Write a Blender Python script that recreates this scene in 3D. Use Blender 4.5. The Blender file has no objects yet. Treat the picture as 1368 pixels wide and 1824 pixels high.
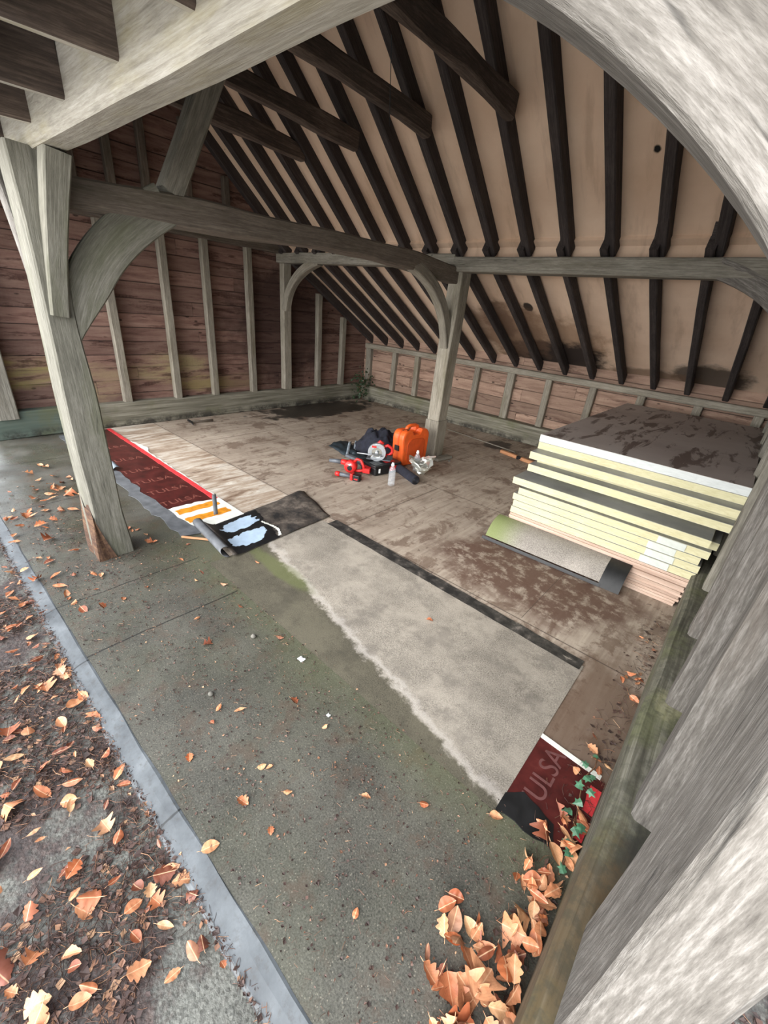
import bpy, bmesh, math, random
from mathutils import Vector, Matrix, noise as mnoise
R = random.Random(7)
SC = bpy.context.scene
COL = SC.collection
PI = math.pi

# ------------------------------------------------------------------ camera
F_PX = 740.5
yaw, pitch, roll = math.radians(-39.187), math.radians(-25.908), math.radians(5.707)
fw = Vector((math.cos(pitch)*math.sin(yaw), math.cos(pitch)*math.cos(yaw), math.sin(pitch)))
r0 = Vector((math.cos(yaw), -math.sin(yaw), 0)); u0 = r0.cross(fw)
rt = math.cos(roll)*r0 + math.sin(roll)*u0
up = -math.sin(roll)*r0 + math.cos(roll)*u0
cam = bpy.data.cameras.new('camera'); cam_o = bpy.data.objects.new('camera', cam); COL.objects.link(cam_o)
cam.sensor_fit = 'VERTICAL'; cam.sensor_height = 36.0; cam.lens = 36.0*F_PX/1824.0
cam.clip_start = 0.02
M = Matrix((rt, up, -fw)).transposed().to_4x4(); M.translation = Vector((0, 0, 1.5))
cam_o.matrix_world = M
SC.camera = cam_o

# ------------------------------------------------------------------ light
W = bpy.data.worlds.new('overcast_sky'); SC.world = W; W.use_nodes = True
wn = W.node_tree; wn.nodes.clear()
wo = wn.nodes.new('ShaderNodeOutputWorld'); bg = wn.nodes.new('ShaderNodeBackground')
tc = wn.nodes.new('ShaderNodeTexCoord'); sp = wn.nodes.new('ShaderNodeSeparateXYZ')
mr = wn.nodes.new('ShaderNodeMapRange'); mr.inputs[1].default_value = -0.05; mr.inputs[2].default_value = 0.6
rp = wn.nodes.new('ShaderNodeValToRGB')
rp.color_ramp.elements[0].color = (0.62, 0.66, 0.68, 1); rp.color_ramp.elements[1].color = (0.95, 1.02, 1.12, 1)
wn.links.new(tc.outputs['Generated'], sp.inputs[0]); wn.links.new(sp.outputs['Z'], mr.inputs[0])
wn.links.new(mr.outputs[0], rp.inputs[0]); wn.links.new(rp.outputs[0], bg.inputs[0])
bg.inputs[1].default_value = 1.15
wn.links.new(bg.outputs[0], wo.inputs[0])
sun = bpy.data.lights.new('bright_cloud', 'SUN'); sun.energy = 4.6; sun.angle = math.radians(80); sun.color = (1.0, 0.985, 0.96)
sun_o = bpy.data.objects.new('bright_cloud', sun); COL.objects.link(sun_o)
d = Vector((0.05, 1.0, -0.24)).normalized()
sun_o.rotation_euler = d.to_track_quat('-Z', 'Y').to_euler(); sun_o.location = (0, -6, 5)
vs = SC.view_settings
SC.display_settings.display_device = 'sRGB'
vs.view_transform = 'Standard'; vs.look = 'None'; vs.gamma = 1.0; vs.use_curve_mapping = False
vs.exposure = 1.3

# ------------------------------------------------------------------ node helpers
def c(r, g, b):
    f = lambda v: (v/255/12.92) if v/255 <= .04045 else ((v/255+.055)/1.055)**2.4
    return (f(r), f(g), f(b), 1)
class NT:
    def __init__(s, name):
        s.m = bpy.data.materials.new(name); s.m.use_nodes = True
        s.t = s.m.node_tree; s.n = s.t.nodes; s.b = s.n['Principled BSDF']
    def put(s, sock, v):
        if hasattr(v, 'is_linked') or isinstance(v, bpy.types.NodeSocket): s.t.links.new(v, sock)
        elif isinstance(v, (tuple, list)) and len(v) == 3 and len(sock.default_value) == 4: sock.default_value = (*v, 1)
        else: sock.default_value = v
    def obj(s): return s.n.new('ShaderNodeTexCoord').outputs['Object']
    def pos(s): return s.n.new('ShaderNodeNewGeometry').outputs['Position']
    def attr(s, a='gc'):
        n = s.n.new('ShaderNodeAttribute'); n.attribute_name = a; return n.outputs['Vector']
    def rnd(s): return s.n.new('ShaderNodeObjectInfo').outputs['Random']
    def math(s, op, a, b=0.0, cl=False):
        n = s.n.new('ShaderNodeMath'); n.operation = op; n.use_clamp = cl
        s.put(n.inputs[0], a); s.put(n.inputs[1], b); return n.outputs[0]
    def vm(s, op, a, b):
        n = s.n.new('ShaderNodeVectorMath'); n.operation = op; s.put(n.inputs[0], a); s.put(n.inputs[1], b); return n.outputs[0]
    def sep(s, v):
        n = s.n.new('ShaderNodeSeparateXYZ'); s.put(n.inputs[0], v); return n.outputs
    def comb(s, x, y, z):
        n = s.n.new('ShaderNodeCombineXYZ'); s.put(n.inputs[0], x); s.put(n.inputs[1], y); s.put(n.inputs[2], z); return n.outputs[0]
    def noise(s, v, sc=5.0, de=4.0, ro=.55, di=0.0):
        n = s.n.new('ShaderNodeTexNoise'); s.put(n.inputs['Vector'], v); n.inputs['Scale'].default_value = sc
        n.inputs['Detail'].default_value = de; n.inputs['Roughness'].default_value = ro; n.inputs['Distortion'].default_value = di
        return n.outputs['Fac']
    def vor(s, v, sc=50.0, feat='F1', out='Distance'):
        n = s.n.new('ShaderNodeTexVoronoi'); s.put(n.inputs['Vector'], v); n.inputs['Scale'].default_value = sc; n.feature = feat
        return n.outputs[out]
    def white(s, v):
        n = s.n.new('ShaderNodeTexWhiteNoise'); n.noise_dimensions = '1D'; s.put(n.inputs['W'], v); return n.outputs['Value']
    def mr(s, v, a, b, c0=0.0, c1=1.0):
        n = s.n.new('ShaderNodeMapRange'); n.interpolation_type = 'SMOOTHSTEP'
        s.put(n.inputs[0], v); n.inputs[1].default_value = a; n.inputs[2].default_value = b
        n.inputs[3].default_value = c0; n.inputs[4].default_value = c1; return n.outputs[0]
    def ramp(s, f, st):
        n = s.n.new('ShaderNodeValToRGB'); e = n.color_ramp.elements
        while len(e) < len(st): e.new(.5)
        for i, (p, co) in enumerate(st): e[i].position = p; e[i].color = co
        s.put(n.inputs[0], f); return n.outputs[0]
    def mix(s, f, a, b, mode='MIX'):
        n = s.n.new('ShaderNodeMix'); n.data_type = 'RGBA'; n.blend_type = mode
        s.put(n.inputs[0], f); s.put(n.inputs[6], a); s.put(n.inputs[7], b); return n.outputs[2]
    def bump(s, h, st=.3, di=.01):
        n = s.n.new('ShaderNodeBump'); n.inputs['Strength'].default_value = st; n.inputs['Distance'].default_value = di
        s.put(n.inputs['Height'], h); s.t.links.new(n.outputs[0], s.b.inputs['Normal'])
    def blob(s, v, cx, cy, rx, ry, wob=.5, nsc=2.5, soft=.3):
        # soft-edged stain of its own shape in plan (x, y)
        o = s.sep(v)
        dx = s.math('DIVIDE', s.math('SUBTRACT', o[0], cx), rx); dy = s.math('DIVIDE', s.math('SUBTRACT', o[1], cy), ry)
        r = s.math('SQRT', s.math('ADD', s.math('MULTIPLY', dx, dx), s.math('MULTIPLY', dy, dy)))
        r = s.math('ADD', r, s.math('MULTIPLY', s.math('SUBTRACT', s.noise(v, nsc, 6, .62), .5), wob*2))
        return s.mr(r, 1-soft, 1+soft, 1.0, 0.0)
    def out(s, col=None, rough=None, metal=None):
        if col is not None: s.put(s.b.inputs['Base Color'], col)
        if rough is not None: s.put(s.b.inputs['Roughness'], rough)
        if metal is not None: s.put(s.b.inputs['Metallic'], metal)
        return s.m
def plain(name, col, rough=.5, metal=0.0, nz=.12, sc=30):
    t = NT(name); v = t.obj()
    f = t.noise(v, sc, 3)
    dk = tuple(x*(1-nz*2) for x in col[:3])+(1,); lt = tuple(min(1, x*(1+nz*2)) for x in col[:3])+(1,)
    return t.out(t.ramp(f, [(.3, dk), (.7, lt)]), rough, metal)
def wood(name, dark, mid, light, grain=1.0, rough=.85, stain=None, stain_amt=.5, bump=.35, crack=.0, wts=(.40, .28, .32)):
    t = NT(name); a = t.attr(); rn = t.rnd()
    off = t.comb(t.math('MULTIPLY', rn, 37.0), t.math('MULTIPLY', rn, 11.0), t.math('MULTIPLY', rn, 23.0))
    v = t.vm('ADD', a, off)
    g1 = t.noise(t.vm('MULTIPLY', v, (3.0, 90*grain, 90*grain)), 1.0, 6, .68, .15)
    g2 = t.noise(t.vm('MULTIPLY', v, (16, 150, 150)), 1.0, 4, .7)
    bl = t.noise(t.vm('MULTIPLY', v, (2.5, 7, 7)), 1.0, 5, .65)
    f = t.math('ADD', t.math('MULTIPLY', g1, wts[0]), t.math('ADD', t.math('MULTIPLY', g2, wts[1]), t.math('MULTIPLY', bl, wts[2])))
    col = t.ramp(f, [(.34, dark), (.5, mid), (.66, light)])
    br = t.math('ADD', .86, t.math('MULTIPLY', rn, .28))
    col = t.mix(1.0, col, t.comb(br, br, br), 'MULTIPLY')
    if stain:
        sf = t.mr(t.noise(t.vm('MULTIPLY', v, (1.1, 5, 5)), 1.3, 5, .65), .5, .68, 0, stain_amt)
        col = t.mix(sf, col, stain)
    if crack:
        cr = t.noise(t.vm('MULTIPLY', v, (.5, 13, 13)), 1.0, 3, .5, .0)
        br_ = t.mr(t.noise(t.vm('MULTIPLY', v, (3, 9, 9)), 1.0, 2), .5, .6, 0, 1)
        cf = t.math('MULTIPLY', br_, t.mr(t.math('ABSOLUTE', t.math('SUBTRACT', cr, .5)), .0, .009, crack, 0))
        col = t.mix(cf, col, tuple(x*.22 for x in dark[:3])+(1,))
    t.bump(t.math('ADD', g1, t.math('MULTIPLY', g2, .6)), bump, .006)
    return t.out(col, rough)

# ------------------------------------------------------------------ mesh builder
class MB:
    def __init__(s): s.v = []; s.f = []; s.g = []; s.mi = []
    def add(s, vs, fs, gs=None, mi=0):
        b = len(s.v); s.v += [Vector(p) for p in vs]; s.g += (gs if gs else [tuple(p) for p in vs])
        s.f += [[i+b for i in q] for q in fs]; s.mi += [mi]*len(fs); return s
    def box(s, lo, hi, mi=0, gdir=0, jig=0):
        x0, y0, z0 = lo; x1, y1, z1 = hi
        P = [(x, y, z) for z in (z0, z1) for y in (y0, y1) for x in (x0, x1)]
        if jig: P = [tuple(q+R.uniform(-jig, jig) for q in p) for p in P]
        Fs = [(0, 2, 3, 1), (4, 5, 7, 6), (0, 1, 5, 4), (2, 6, 7, 3), (0, 4, 6, 2), (1, 3, 7, 5)]
        G = [(p[gdir], p[(gdir+1) % 3], p[(gdir+2) % 3]) for p in P]
        return s.add(P, Fs, G, mi)
    def sweep(s, rings, grs=None, mi=0, caps=True, closed=False):
        n = len(rings[0]); P = [p for r in rings for p in r]; Fs = []
        m = len(rings)
        for i in range(m if closed else m-1):
            a = i*n; b = ((i+1) % m)*n
            for k in range(n):
                Fs.append((a+k, a+(k+1) % n, b+(k+1) % n, b+k))
        if caps and not closed:
            Fs.append(tuple(range(n-1, -1, -1))); Fs.append(tuple((m-1)*n+k for k in range(n)))
        G = [g for r in grs for g in r] if grs else None
        return s.add(P, Fs, G, mi)
    def tube(s, pts, r, n=10, mi=0, caps=True):
        pts = [Vector(p) for p in pts]; rings = []
        rr = r if isinstance(r, (list, tuple)) else [r]*len(pts)
        prev = None
        for i, p in enumerate(pts):
            t = (pts[min(i+1, len(pts)-1)]-pts[max(i-1, 0)]).normalized()
            if prev is None: prev = t.orthogonal().normalized()
            a = (prev - t*prev.dot(t))
            a = a.normalized() if a.length > 1e-6 else t.orthogonal().normalized()
            prev = a; b = t.cross(a)
            rings.append([p+(a*math.cos(2*PI*k/n)+b*math.sin(2*PI*k/n))*rr[i] for k in range(n)])
        return s.sweep(rings, None, mi, caps)
    def lathe(s, prof, n=20, axis='Z', o=(0, 0, 0), mi=0, caps=True):
        rings = []
        for (r, z) in prof:
            ring = []
            for k in range(n):
                a = 2*PI*k/n; x, y = r*math.cos(a), r*math.sin(a)
                p = {'Z': (x, y, z), 'X': (z, x, y), 'Y': (y, z, x)}[axis]
                ring.append(Vector(p)+Vector(o))
            rings.append(ring)
        return s.sweep(rings, None, mi, caps)
    def prism(s, poly, z0, z1, axes='XYZ', mi=0, bev=0.0):
        # poly in the first two axes, extruded along the third
        ix = ['XYZ'.index(ch) for ch in axes]
        def mk(u, v, w):
            p = [0, 0, 0]; p[ix[0]] = u; p[ix[1]] = v; p[ix[2]] = w; return Vector(p)
        if bev > 0:
            cx = sum(p[0] for p in poly)/len(poly); cy = sum(p[1] for p in poly)/len(poly)
            def ins(k):
                o = []
                for (u, v) in poly:
                    L = math.hypot(u-cx, v-cy) or 1; o.append((u-(u-cx)/L*k, v-(v-cy)/L*k))
                return o
            rings = [[mk(u, v, z0) for u, v in ins(bev)], [mk(u, v, z0+bev*.3) for u, v in ins(bev*.3)], [mk(u, v, z0+bev) for u, v in poly],
                     [mk(u, v, z1-bev) for u, v in poly], [mk(u, v, z1-bev*.3) for u, v in ins(bev*.3)], [mk(u, v, z1) for u, v in ins(bev)]]
        else:
            rings = [[mk(u, v, z0) for u, v in poly], [mk(u, v, z1) for u, v in poly]]
        return s.sweep(rings, None, mi, True)
    def grid(s, fn, nu, nv, mi=0, gfn=None):
        P = [Vector(fn(i/nu, j/nv)) for j in range(nv+1) for i in range(nu+1)]
        Fs = [(j*(nu+1)+i, j*(nu+1)+i+1, (j+1)*(nu+1)+i+1, (j+1)*(nu+1)+i) for j in range(nv) for i in range(nu)]
        G = [gfn(i/nu, j/nv) for j in range(nv+1) for i in range(nu+1)] if gfn else None
        return s.add(P, Fs, G, mi)
    def build(s, name, mats, parent=None, loc=None, smooth=False, fix=True):
        me = bpy.data.meshes.new(name)
        o0 = Vector(loc) if loc is not None else Vector((0, 0, 0))
        me.from_pydata([tuple(p-o0) for p in s.v], [], s.f)
        if not isinstance(mats, (list, tuple)): mats = [mats]
        for m in mats: me.materials.append(m)
        me.polygons.foreach_set('material_index', s.mi)
        at = me.attributes.new('gc', 'FLOAT_VECTOR', 'POINT')
        at.data.foreach_set('vector', [x for g in s.g for x in g])
        if fix:
            bm = bmesh.new(); bm.from_mesh(me); bmesh.ops.recalc_face_normals(bm, faces=bm.faces); bm.to_mesh(me); bm.free()
        if smooth: me.polygons.foreach_set('use_smooth', [True]*len(me.polygons))
        me.update()
        o = bpy.data.objects.new(name, me); COL.objects.link(o); o.location = o0
        if parent: o.parent = parent
        return o
def tag(o, label, cat, group=None, kind=None):
    if label: o['label'] = label
    if cat: o['category'] = cat
    if group: o['group'] = group
    if kind: o['kind'] = kind
    return o
def struct(o): o['kind'] = 'structure'; return o
def thing(name, label, cat, loc=(0, 0, 0), rz=0.0, group=None):
    o = bpy.data.objects.new(name, None); COL.objects.link(o); o.location = loc; o.rotation_euler = (0, 0, rz)
    o.empty_display_size = .05
    return tag(o, label, cat, group)
def copy_tree(o, parent=None):
    q = o.copy(); COL.objects.link(q)
    if parent: q.parent = parent
    for ch in o.children: copy_tree(ch, q)
    return q
def bez(p0, p1, p2, n=12):
    p0, p1, p2 = Vector(p0), Vector(p1), Vector(p2)
    return [p0*(1-t)**2+p1*2*t*(1-t)+p2*t*t for t in [i/n for i in range(n+1)]]
def poly_line(pts, n=10):
    pts = [Vector(p) for p in pts]; L = [0]
    for a, b in zip(pts, pts[1:]): L.append(L[-1]+(b-a).length)
    out = []
    for i in range(n+1):
        q = L[-1]*i/n; k = 0
        while k < len(L)-2 and L[k+1] < q: k += 1
        out.append(pts[k].lerp(pts[k+1], (q-L[k])/(L[k+1]-L[k]+1e-9)))
    return out
def timber_mb(mb, pts, w, h, upv, wob=.004, seg=.22, ch=.008, smoothpts=False, mi=0):
    pts = [Vector(p) for p in pts]
    if len(pts) == 2: pts = poly_line(pts, max(2, int((pts[1]-pts[0]).length/seg)))
    upv = Vector(upv); rings = []; grs = []; s = 0; n = len(pts); ph = R.uniform(0, 100)
    for i, p in enumerate(pts):
        t = (pts[min(i+1, n-1)]-pts[max(i-1, 0)]).normalized()
        sd = upv.cross(t).normalized(); uu = t.cross(sd)
        q = i/(n-1); ww = (w(q) if callable(w) else w)/2; hh = (h(q) if callable(h) else h)/2
        if i: s += (p-pts[i-1]).length
        cc = min(ch, ww*.5, hh*.5)
        ring = []; gr = []
        for k, (a, b) in enumerate(((ww-cc, -hh), (ww, -hh+cc), (ww, hh-cc), (ww-cc, hh), (-ww+cc, hh), (-ww, hh-cc), (-ww, -hh+cc), (-ww+cc, -hh))):
            j = Vector((mnoise.noise((s*2.3, ph+k//2*3.1, 0)), mnoise.noise((s*2.3, ph+k//2*3.1, 9)), mnoise.noise((s*2.3, ph+k//2*3.1, 17))))*wob
            ring.append(p+sd*a+uu*b+j); gr.append((s, a, b))
        rings.append(ring); grs.append(gr)
    mb.sweep(rings, grs, mi)
def timber(name, pts, w, h, upv, mat, label=None, cat='beam', group=None, wob=.004, seg=.22, ch=.008, parent=None):
    mb = MB(); timber_mb(mb, pts, w, h, upv, wob, seg, ch)
    o = mb.build(name, mat, parent, loc=Vector(pts[0]))
    if label: tag(o, label, cat, group)
    return o
ORD = ['first', 'second', 'third', 'fourth', 'fifth', 'sixth', 'seventh', 'eighth', 'ninth', 'tenth', 'eleventh', 'twelfth', 'thirteenth', 'fourteenth', 'fifteenth', 'sixteenth', 'seventeenth', 'eighteenth']

# ------------------------------------------------------------------ materials
oak = wood('weathered_oak', c(78, 74, 66), c(128, 123, 112), c(165, 161, 150), 1.0, .85, c(92, 86, 66), .45, crack=.6)
oak_pale = wood('silvered_oak', c(68, 63, 58), c(106, 101, 95), c(150, 145, 139), .55, .85, c(104, 92, 82), .3, .7, crack=.8, wts=(.38, .5, .12))
oak_post_m = wood('greenish_oak', c(72, 69, 60), c(112, 109, 98), c(150, 146, 135), 1.0, .85, c(88, 90, 66), .5, crack=.5)
oak_plate = wood('sawn_oak', c(122, 116, 104), c(172, 166, 154), c(206, 201, 192), .8, .85, c(150, 140, 100), .45, crack=.3)
oak_brown = wood('brown_oak', c(62, 54, 46), c(100, 90, 80), c(134, 122, 110), 1.0, .85, c(70, 66, 50), .5)
rafter_m = wood('dark_stained_wood', c(24, 20, 20), c(52, 45, 44), c(84, 76, 72), 1.0, .8)
collar_m = wood('dark_brown_oak', c(42, 34, 30), c(80, 68, 61), c(126, 110, 98), .8, .85)
stud_m = wood('grey_studwork', c(88, 82, 72), c(138, 131, 118), c(172, 166, 152), 1.0, .85, c(104, 98, 70), .4)
ply_edge = wood('plywood_edge', c(150, 120, 102), c(196, 168, 150), c(218, 198, 182), 1.0, .7)
pale_stick = wood('orange_softwood', c(170, 112, 74), c(206, 150, 108), c(228, 178, 136), 1.0, .7)

def sill_mat():
    t = NT('mossy_sill_oak'); a = t.attr(); p = t.pos(); rn = t.rnd()
    g = t.noise(t.vm('MULTIPLY', a, (2, 50, 50)), 1, 5, .6, .3)
    col = t.ramp(g, [(.32, c(62, 59, 50)), (.5, c(104, 101, 88)), (.68, c(146, 143, 130))])
    col = t.mix(t.mr(t.noise(p, 3.2, 5, .65), .46, .62, 0, .55), col, c(98, 102, 66))
    col = t.mix(t.math('MULTIPLY', t.blob(p, .24, .9, .1, .22, .6, 12), .9), col, c(34, 32, 29))
    col = t.mix(t.math('MULTIPLY', t.blob(p, .12, .6, .12, .34, .6, 9), .7), col, c(92, 72, 44))
    col = t.mix(t.math('MULTIPLY', t.blob(p, .17, 1.62, .05, .09, .8, 22), .35), col, c(176, 172, 132))
    mo = t.noise(p, 26, 6, .7)
    col = t.mix(t.mr(mo, .42, .62, 0, .5), col, c(58, 58, 48))
    t.bump(g, .4, .006)
    return t.out(col, .75)
sill_m = sill_mat()
def plinth_mat():
    t = NT('green_grey_plinth'); a = t.attr(); p = t.pos()
    g = t.noise(t.vm('MULTIPLY', a, (2, 40, 40)), 1, 5, .6, .3)
    col = t.ramp(g, [(.3, c(88, 84, 72)), (.5, c(122, 118, 104)), (.7, c(150, 146, 132))])
    o = t.sep(p)
    gm = t.math('MULTIPLY', t.mr(o[1], 1.6, .9, 0, 1), t.mr(o[0], -5.2, -5.3, 0, 1))
    col = t.mix(t.math('MULTIPLY', gm, .8), col, c(70, 88, 80))
    gm2 = t.mr(t.noise(p, 2.4, 5, .6), .5, .7, 0, .6)
    col = t.mix(gm2, col, c(98, 98, 66))
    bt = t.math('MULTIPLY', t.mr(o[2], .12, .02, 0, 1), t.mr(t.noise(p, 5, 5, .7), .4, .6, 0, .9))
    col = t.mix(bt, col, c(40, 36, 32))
    return t.out(col, .85)
plinth_m = plinth_mat()
def plank_mat(name, A, B, D, lo_y=None, mossy=False):
    t = NT(name); a = t.attr(); p = t.pos(); o = t.sep(a)
    rn = t.white(o[2])
    v = t.comb(t.math('ADD', o[0], t.math('MULTIPLY', rn, 31.0)), o[1], t.math('MULTIPLY', rn, 9.0))
    g = t.noise(t.vm('MULTIPLY', v, (3.0, 22, 1)), 1, 6, .62, .3)
    col = t.ramp(g, [(.2, D), (.44, A), (.75, B)])
    br = t.math('ADD', .72, t.math('MULTIPLY', rn, .5))
    col = t.mix(1.0, col, t.comb(br, br, br), 'MULTIPLY')
    st = t.noise(t.vm('MULTIPLY', v, (1.5, 9, 1)), 1, 7, .7, .3)
    col = t.mix(t.mr(st, .54, .6, 0, .85), col, D)
    col = t.mix(t.mr(o[1], .004, .012, .85, 0), col, c(26, 17, 14))
    kn = t.vor(t.vm('MULTIPLY', v, (3.2, 7, 1)), 1.0)
    col = t.mix(t.mr(kn, .05, .1, .9, 0), col, c(40, 26, 20))
    if mossy:
        q = t.comb(t.sep(p)[1], t.sep(p)[2], 0)
        for (cx, cy, rx, ry, co) in ((.85, .62, .42, .14, c(150, 138, 88)), (2.35, .62, .42, .17, c(160, 146, 108)), (2.75, .42, .36, .12, c(152, 136, 92)), (1.5, .5, .35, .2, c(152, 132, 104)), (3.3, .42, .3, .1, c(130, 108, 84))):
            col = t.mix(t.math('MULTIPLY', t.blob(q, cx, cy, rx, ry, .45, 5), t.mr(st, .42, .56, .8, .1)), col, co)
        col = t.mix(t.math('MULTIPLY', t.blob(q, 4.0, 1.1, .75, .8, .5, 4), .75), col, c(44, 24, 20))
    t.bump(g, .4, .006)
    return t.out(col, .85)
gable_pm = plank_mat('red_brown_boards', c(122, 92, 82), c(152, 125, 112), c(66, 40, 33), mossy=True)
rear_pm = plank_mat('pink_brown_boards', c(150, 122, 106), c(180, 152, 132), c(104, 78, 66))
right_pm = plank_mat('grey_brown_boards', c(96, 84, 76), c(130, 118, 108), c(52, 44, 40))

def lining_mat():
    t = NT('cream_roof_lining'); p = t.pos()
    n = t.noise(p, 1.6, 5, .6); n2 = t.noise(t.vm('MULTIPLY', p, (6, 1.2, 1.2)), 1.5, 5, .6)
    col = t.ramp(n, [(.3, c(208, 178, 152)), (.7, c(230, 204, 180))])
    col = t.mix(t.mr(n2, .5, .72, 0, .35), col, c(150, 118, 92))
    for (cx, cy, rx, ry, co, am) in ((-2.2, 5.3, .75, .5, c(150, 118, 92), .7), (-2.05, 5.62, .62, .34, c(30, 22, 21), .96), (-2.62, 5.0, .2, .3, c(96, 74, 60), .75), (-2.16, 4.74, .05, .06, c(16, 12, 11), .95),
                                     (-.42, 5.6, .34, .22, c(40, 33, 29), .85), (-1.0, 5.75, .5, .16, c(110, 84, 64), .7), (-2.55, 5.2, .5, .5, c(120, 92, 72), .6)):
        col = t.mix(t.math('MULTIPLY', t.blob(p, cx, cy, rx, ry, .6, 4.5, .2), am), col, co)
    sp_ = t.vor(t.vm('MULTIPLY', p, (1, 1, 1)), 3.1)
    col = t.mix(t.mr(sp_, .012, .03, .8, 0), col, c(96, 72, 54))
    col = t.mix(t.blob(p, -.985, 3.5, .02, .018, .4, 30), col, c(16, 13, 12))
    t.bump(t.noise(p, 160, 3), .15, .003)
    return t.out(col, .9)
lining_m = lining_mat()
tile_m = plain('dark_tile_underside', c(52, 50, 54), .85, 0, .25, 6)

def floor_mat():
    t = NT('weathered_plywood_floor'); p = t.pos(); o = t.sep(p)
    g = t.noise(t.vm('MULTIPLY', p, (26, 2.0, 1)), 1, 6, .65, .8)
    b = t.noise(p, 1.9, 7, .66)
    col = t.ramp(t.math('ADD', t.math('MULTIPLY', g, .5), t.math('MULTIPLY', b, .5)), [(.3, c(112, 97, 84)), (.48, c(160, 145, 130)), (.66, c(192, 178, 162))])
    # worn brown patches
    pt = t.noise(t.vm('MULTIPLY', p, (1.0, .75, 1)), 4.2, 8, .72, .4)
    col = t.mix(t.mr(pt, .52, .6, 0, .75), col, c(108, 88, 74))
    pf = t.noise(p, 17, 6, .7)
    col = t.mix(t.mr(pf, .58, .66, 0, .6), col, c(78, 60, 48))
    # big reddish wet patch in front of the board stack
    w1 = t.blob(p, -.72, 2.45, .62, .42, .75, 3.2)
    w1n = t.math('MULTIPLY', w1, t.mr(t.noise(p, 11, 7, .72), .38, .52, .15, 1))
    col = t.mix(t.math('MULTIPLY', w1n, .92), col, c(92, 66, 54))
    w3 = t.blob(p, -.02, 1.62, .2, .42, .6, 4)
    col = t.mix(t.math('MULTIPLY', w3, .8), col, c(96, 74, 58))
    # dark wet stain along the left wall
    w2 = t.blob(p, -5.05, 4.35, .42, 1.0, 1.1, 3.6, .14)
    col = t.mix(t.math('MULTIPLY', w2, .92), col, c(30, 25, 23))
    w4 = t.blob(p, -2.35, 5.15, .16, .26, 1.0, 6, .15)
    col = t.mix(t.math('MULTIPLY', w4, .8), col, c(44, 36, 32))
    # scraped streaks behind the red strip
    m = t.math('MULTIPLY', t.mr(o[1], 1.99, 1.95, 0, 1), t.mr(o[0], -2.5, -2.7, 0, 1))
    sk = t.noise(t.vm('MULTIPLY', p, (13, 2.2, 1)), 1, 7, .7, .5)
    sc_ = t.ramp(sk, [(.36, c(112, 84, 62)), (.48, c(178, 158, 138)), (.64, c(232, 226, 214))])
    col = t.mix(t.math('MULTIPLY', m, .7), col, sc_)
    # sheet joints
    def line(coord, val, lo=None, hi=None, oth=None, wd=.006):
        f = t.mr(t.math('ABSOLUTE', t.math('SUBTRACT', coord, val)), wd*.4, wd, 1, 0)
        if lo is not None:
            f = t.math('MULTIPLY', f, t.math('MULTIPLY', t.math('GREATER_THAN', oth, lo), t.math('LESS_THAN', oth, hi)))
        return f
    J = [line(o[1], 1.98), line(o[1], 3.2), line(o[1], 4.42), line(o[0], -1.97, 1.98, 3.2, o[1]), line(o[0], -4.41, 1.98, 3.2, o[1]), line(o[0], -3.15, 3.2, 4.42, o[1]), line(o[0], -.71, 3.2, 4.42, o[1]),
         line(o[0], -3.6, 1.4, 1.98, o[1]), line(o[0], -1.16, 1.4, 1.98, o[1]), line(o[0], -.55, 2.0, 3.2, o[1], .003)]
    f = J[0]
    for q in J[1:]: f = t.math('MAXIMUM', f, q)
    col = t.mix(t.math('MULTIPLY', f, .75), col, c(70, 58, 50))
    t.bump(t.math('ADD', g, pf), .35, .004)
    return t.out(col, t.math('SUBTRACT', .75, t.math('MULTIPLY', w2, .35)))
floor_m = floor_mat()
def felt_mat(name, A, B, green=0.0, dirt=None):
    t = NT(name); p = t.pos(); o = t.sep(p)
    s1 = t.noise(p, 190, 4, .75)
    b = t.noise(p, 3.0, 6, .65)
    f = t.math('ADD', t.math('MULTIPLY', s1, .66), t.math('MULTIPLY', b, .34))
    col = t.ramp(f, [(.36, A), (.64, B)])
    if green:
        col = t.mix(t.mr(t.noise(p, 2.2, 5, .6), .42, .66, 0, green), col, c(74, 80, 50))
    if dirt: col = dirt(t, p, o, col)
    t.bump(s1, .3, .003)
    return t, col
def apron_dirt(t, p, o, col):
    n = t.noise(p, 9, 7, .7)
    col = t.mix(t.mr(n, .5, .66, 0, .5), col, c(84, 66, 54))
    e = t.math('ADD', o[1], t.math('MULTIPLY', t.math('SUBTRACT', t.noise(p, 4, 5, .6), .5), .25))
    col = t.mix(t.math('MULTIPLY', t.mr(e, .72, 1.02, 0, .35), t.mr(o[0], -3.0, -2.2, 0, 1)), col, c(96, 100, 66))
    
    def ln(co, v, wd=.005): return t.mr(t.math('ABSOLUTE', t.math('SUBTRACT', co, v)), wd*.4, wd, .85, 0)
    wv = t.math('ADD', o[0], t.math('MULTIPLY', t.math('SUBTRACT', t.noise(p, 2, 3), .5), .05))
    f = t.math('MAXIMUM', ln(wv, -1.8, .006), t.math('MAXIMUM', ln(wv, -2.25, .005), t.math('MAXIMUM', ln(wv, -3.6, .006), ln(wv, -4.6, .006))))
    f = t.math('MULTIPLY', f, t.math('LESS_THAN', o[1], .97))
    col = t.mix(t.mr(t.vor(p, 95), .10, .2, .55, 0), col, c(150, 142, 126))
    return t.mix(f, col, c(20, 18, 16))
ap_t, ap_c = felt_mat('dark_roofing_felt', c(36, 35, 30), c(106, 103, 93), .16, apron_dirt)
wetn = ap_t.noise(ap_t.pos(), 2.2, 5, .6)
wet = ap_t.math('MULTIPLY', ap_t.mr(wetn, .36, .6, 0, 1), ap_t.mr(ap_t.sep(ap_t.pos())[0], -1.9, -3.0, 0, 1))
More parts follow.
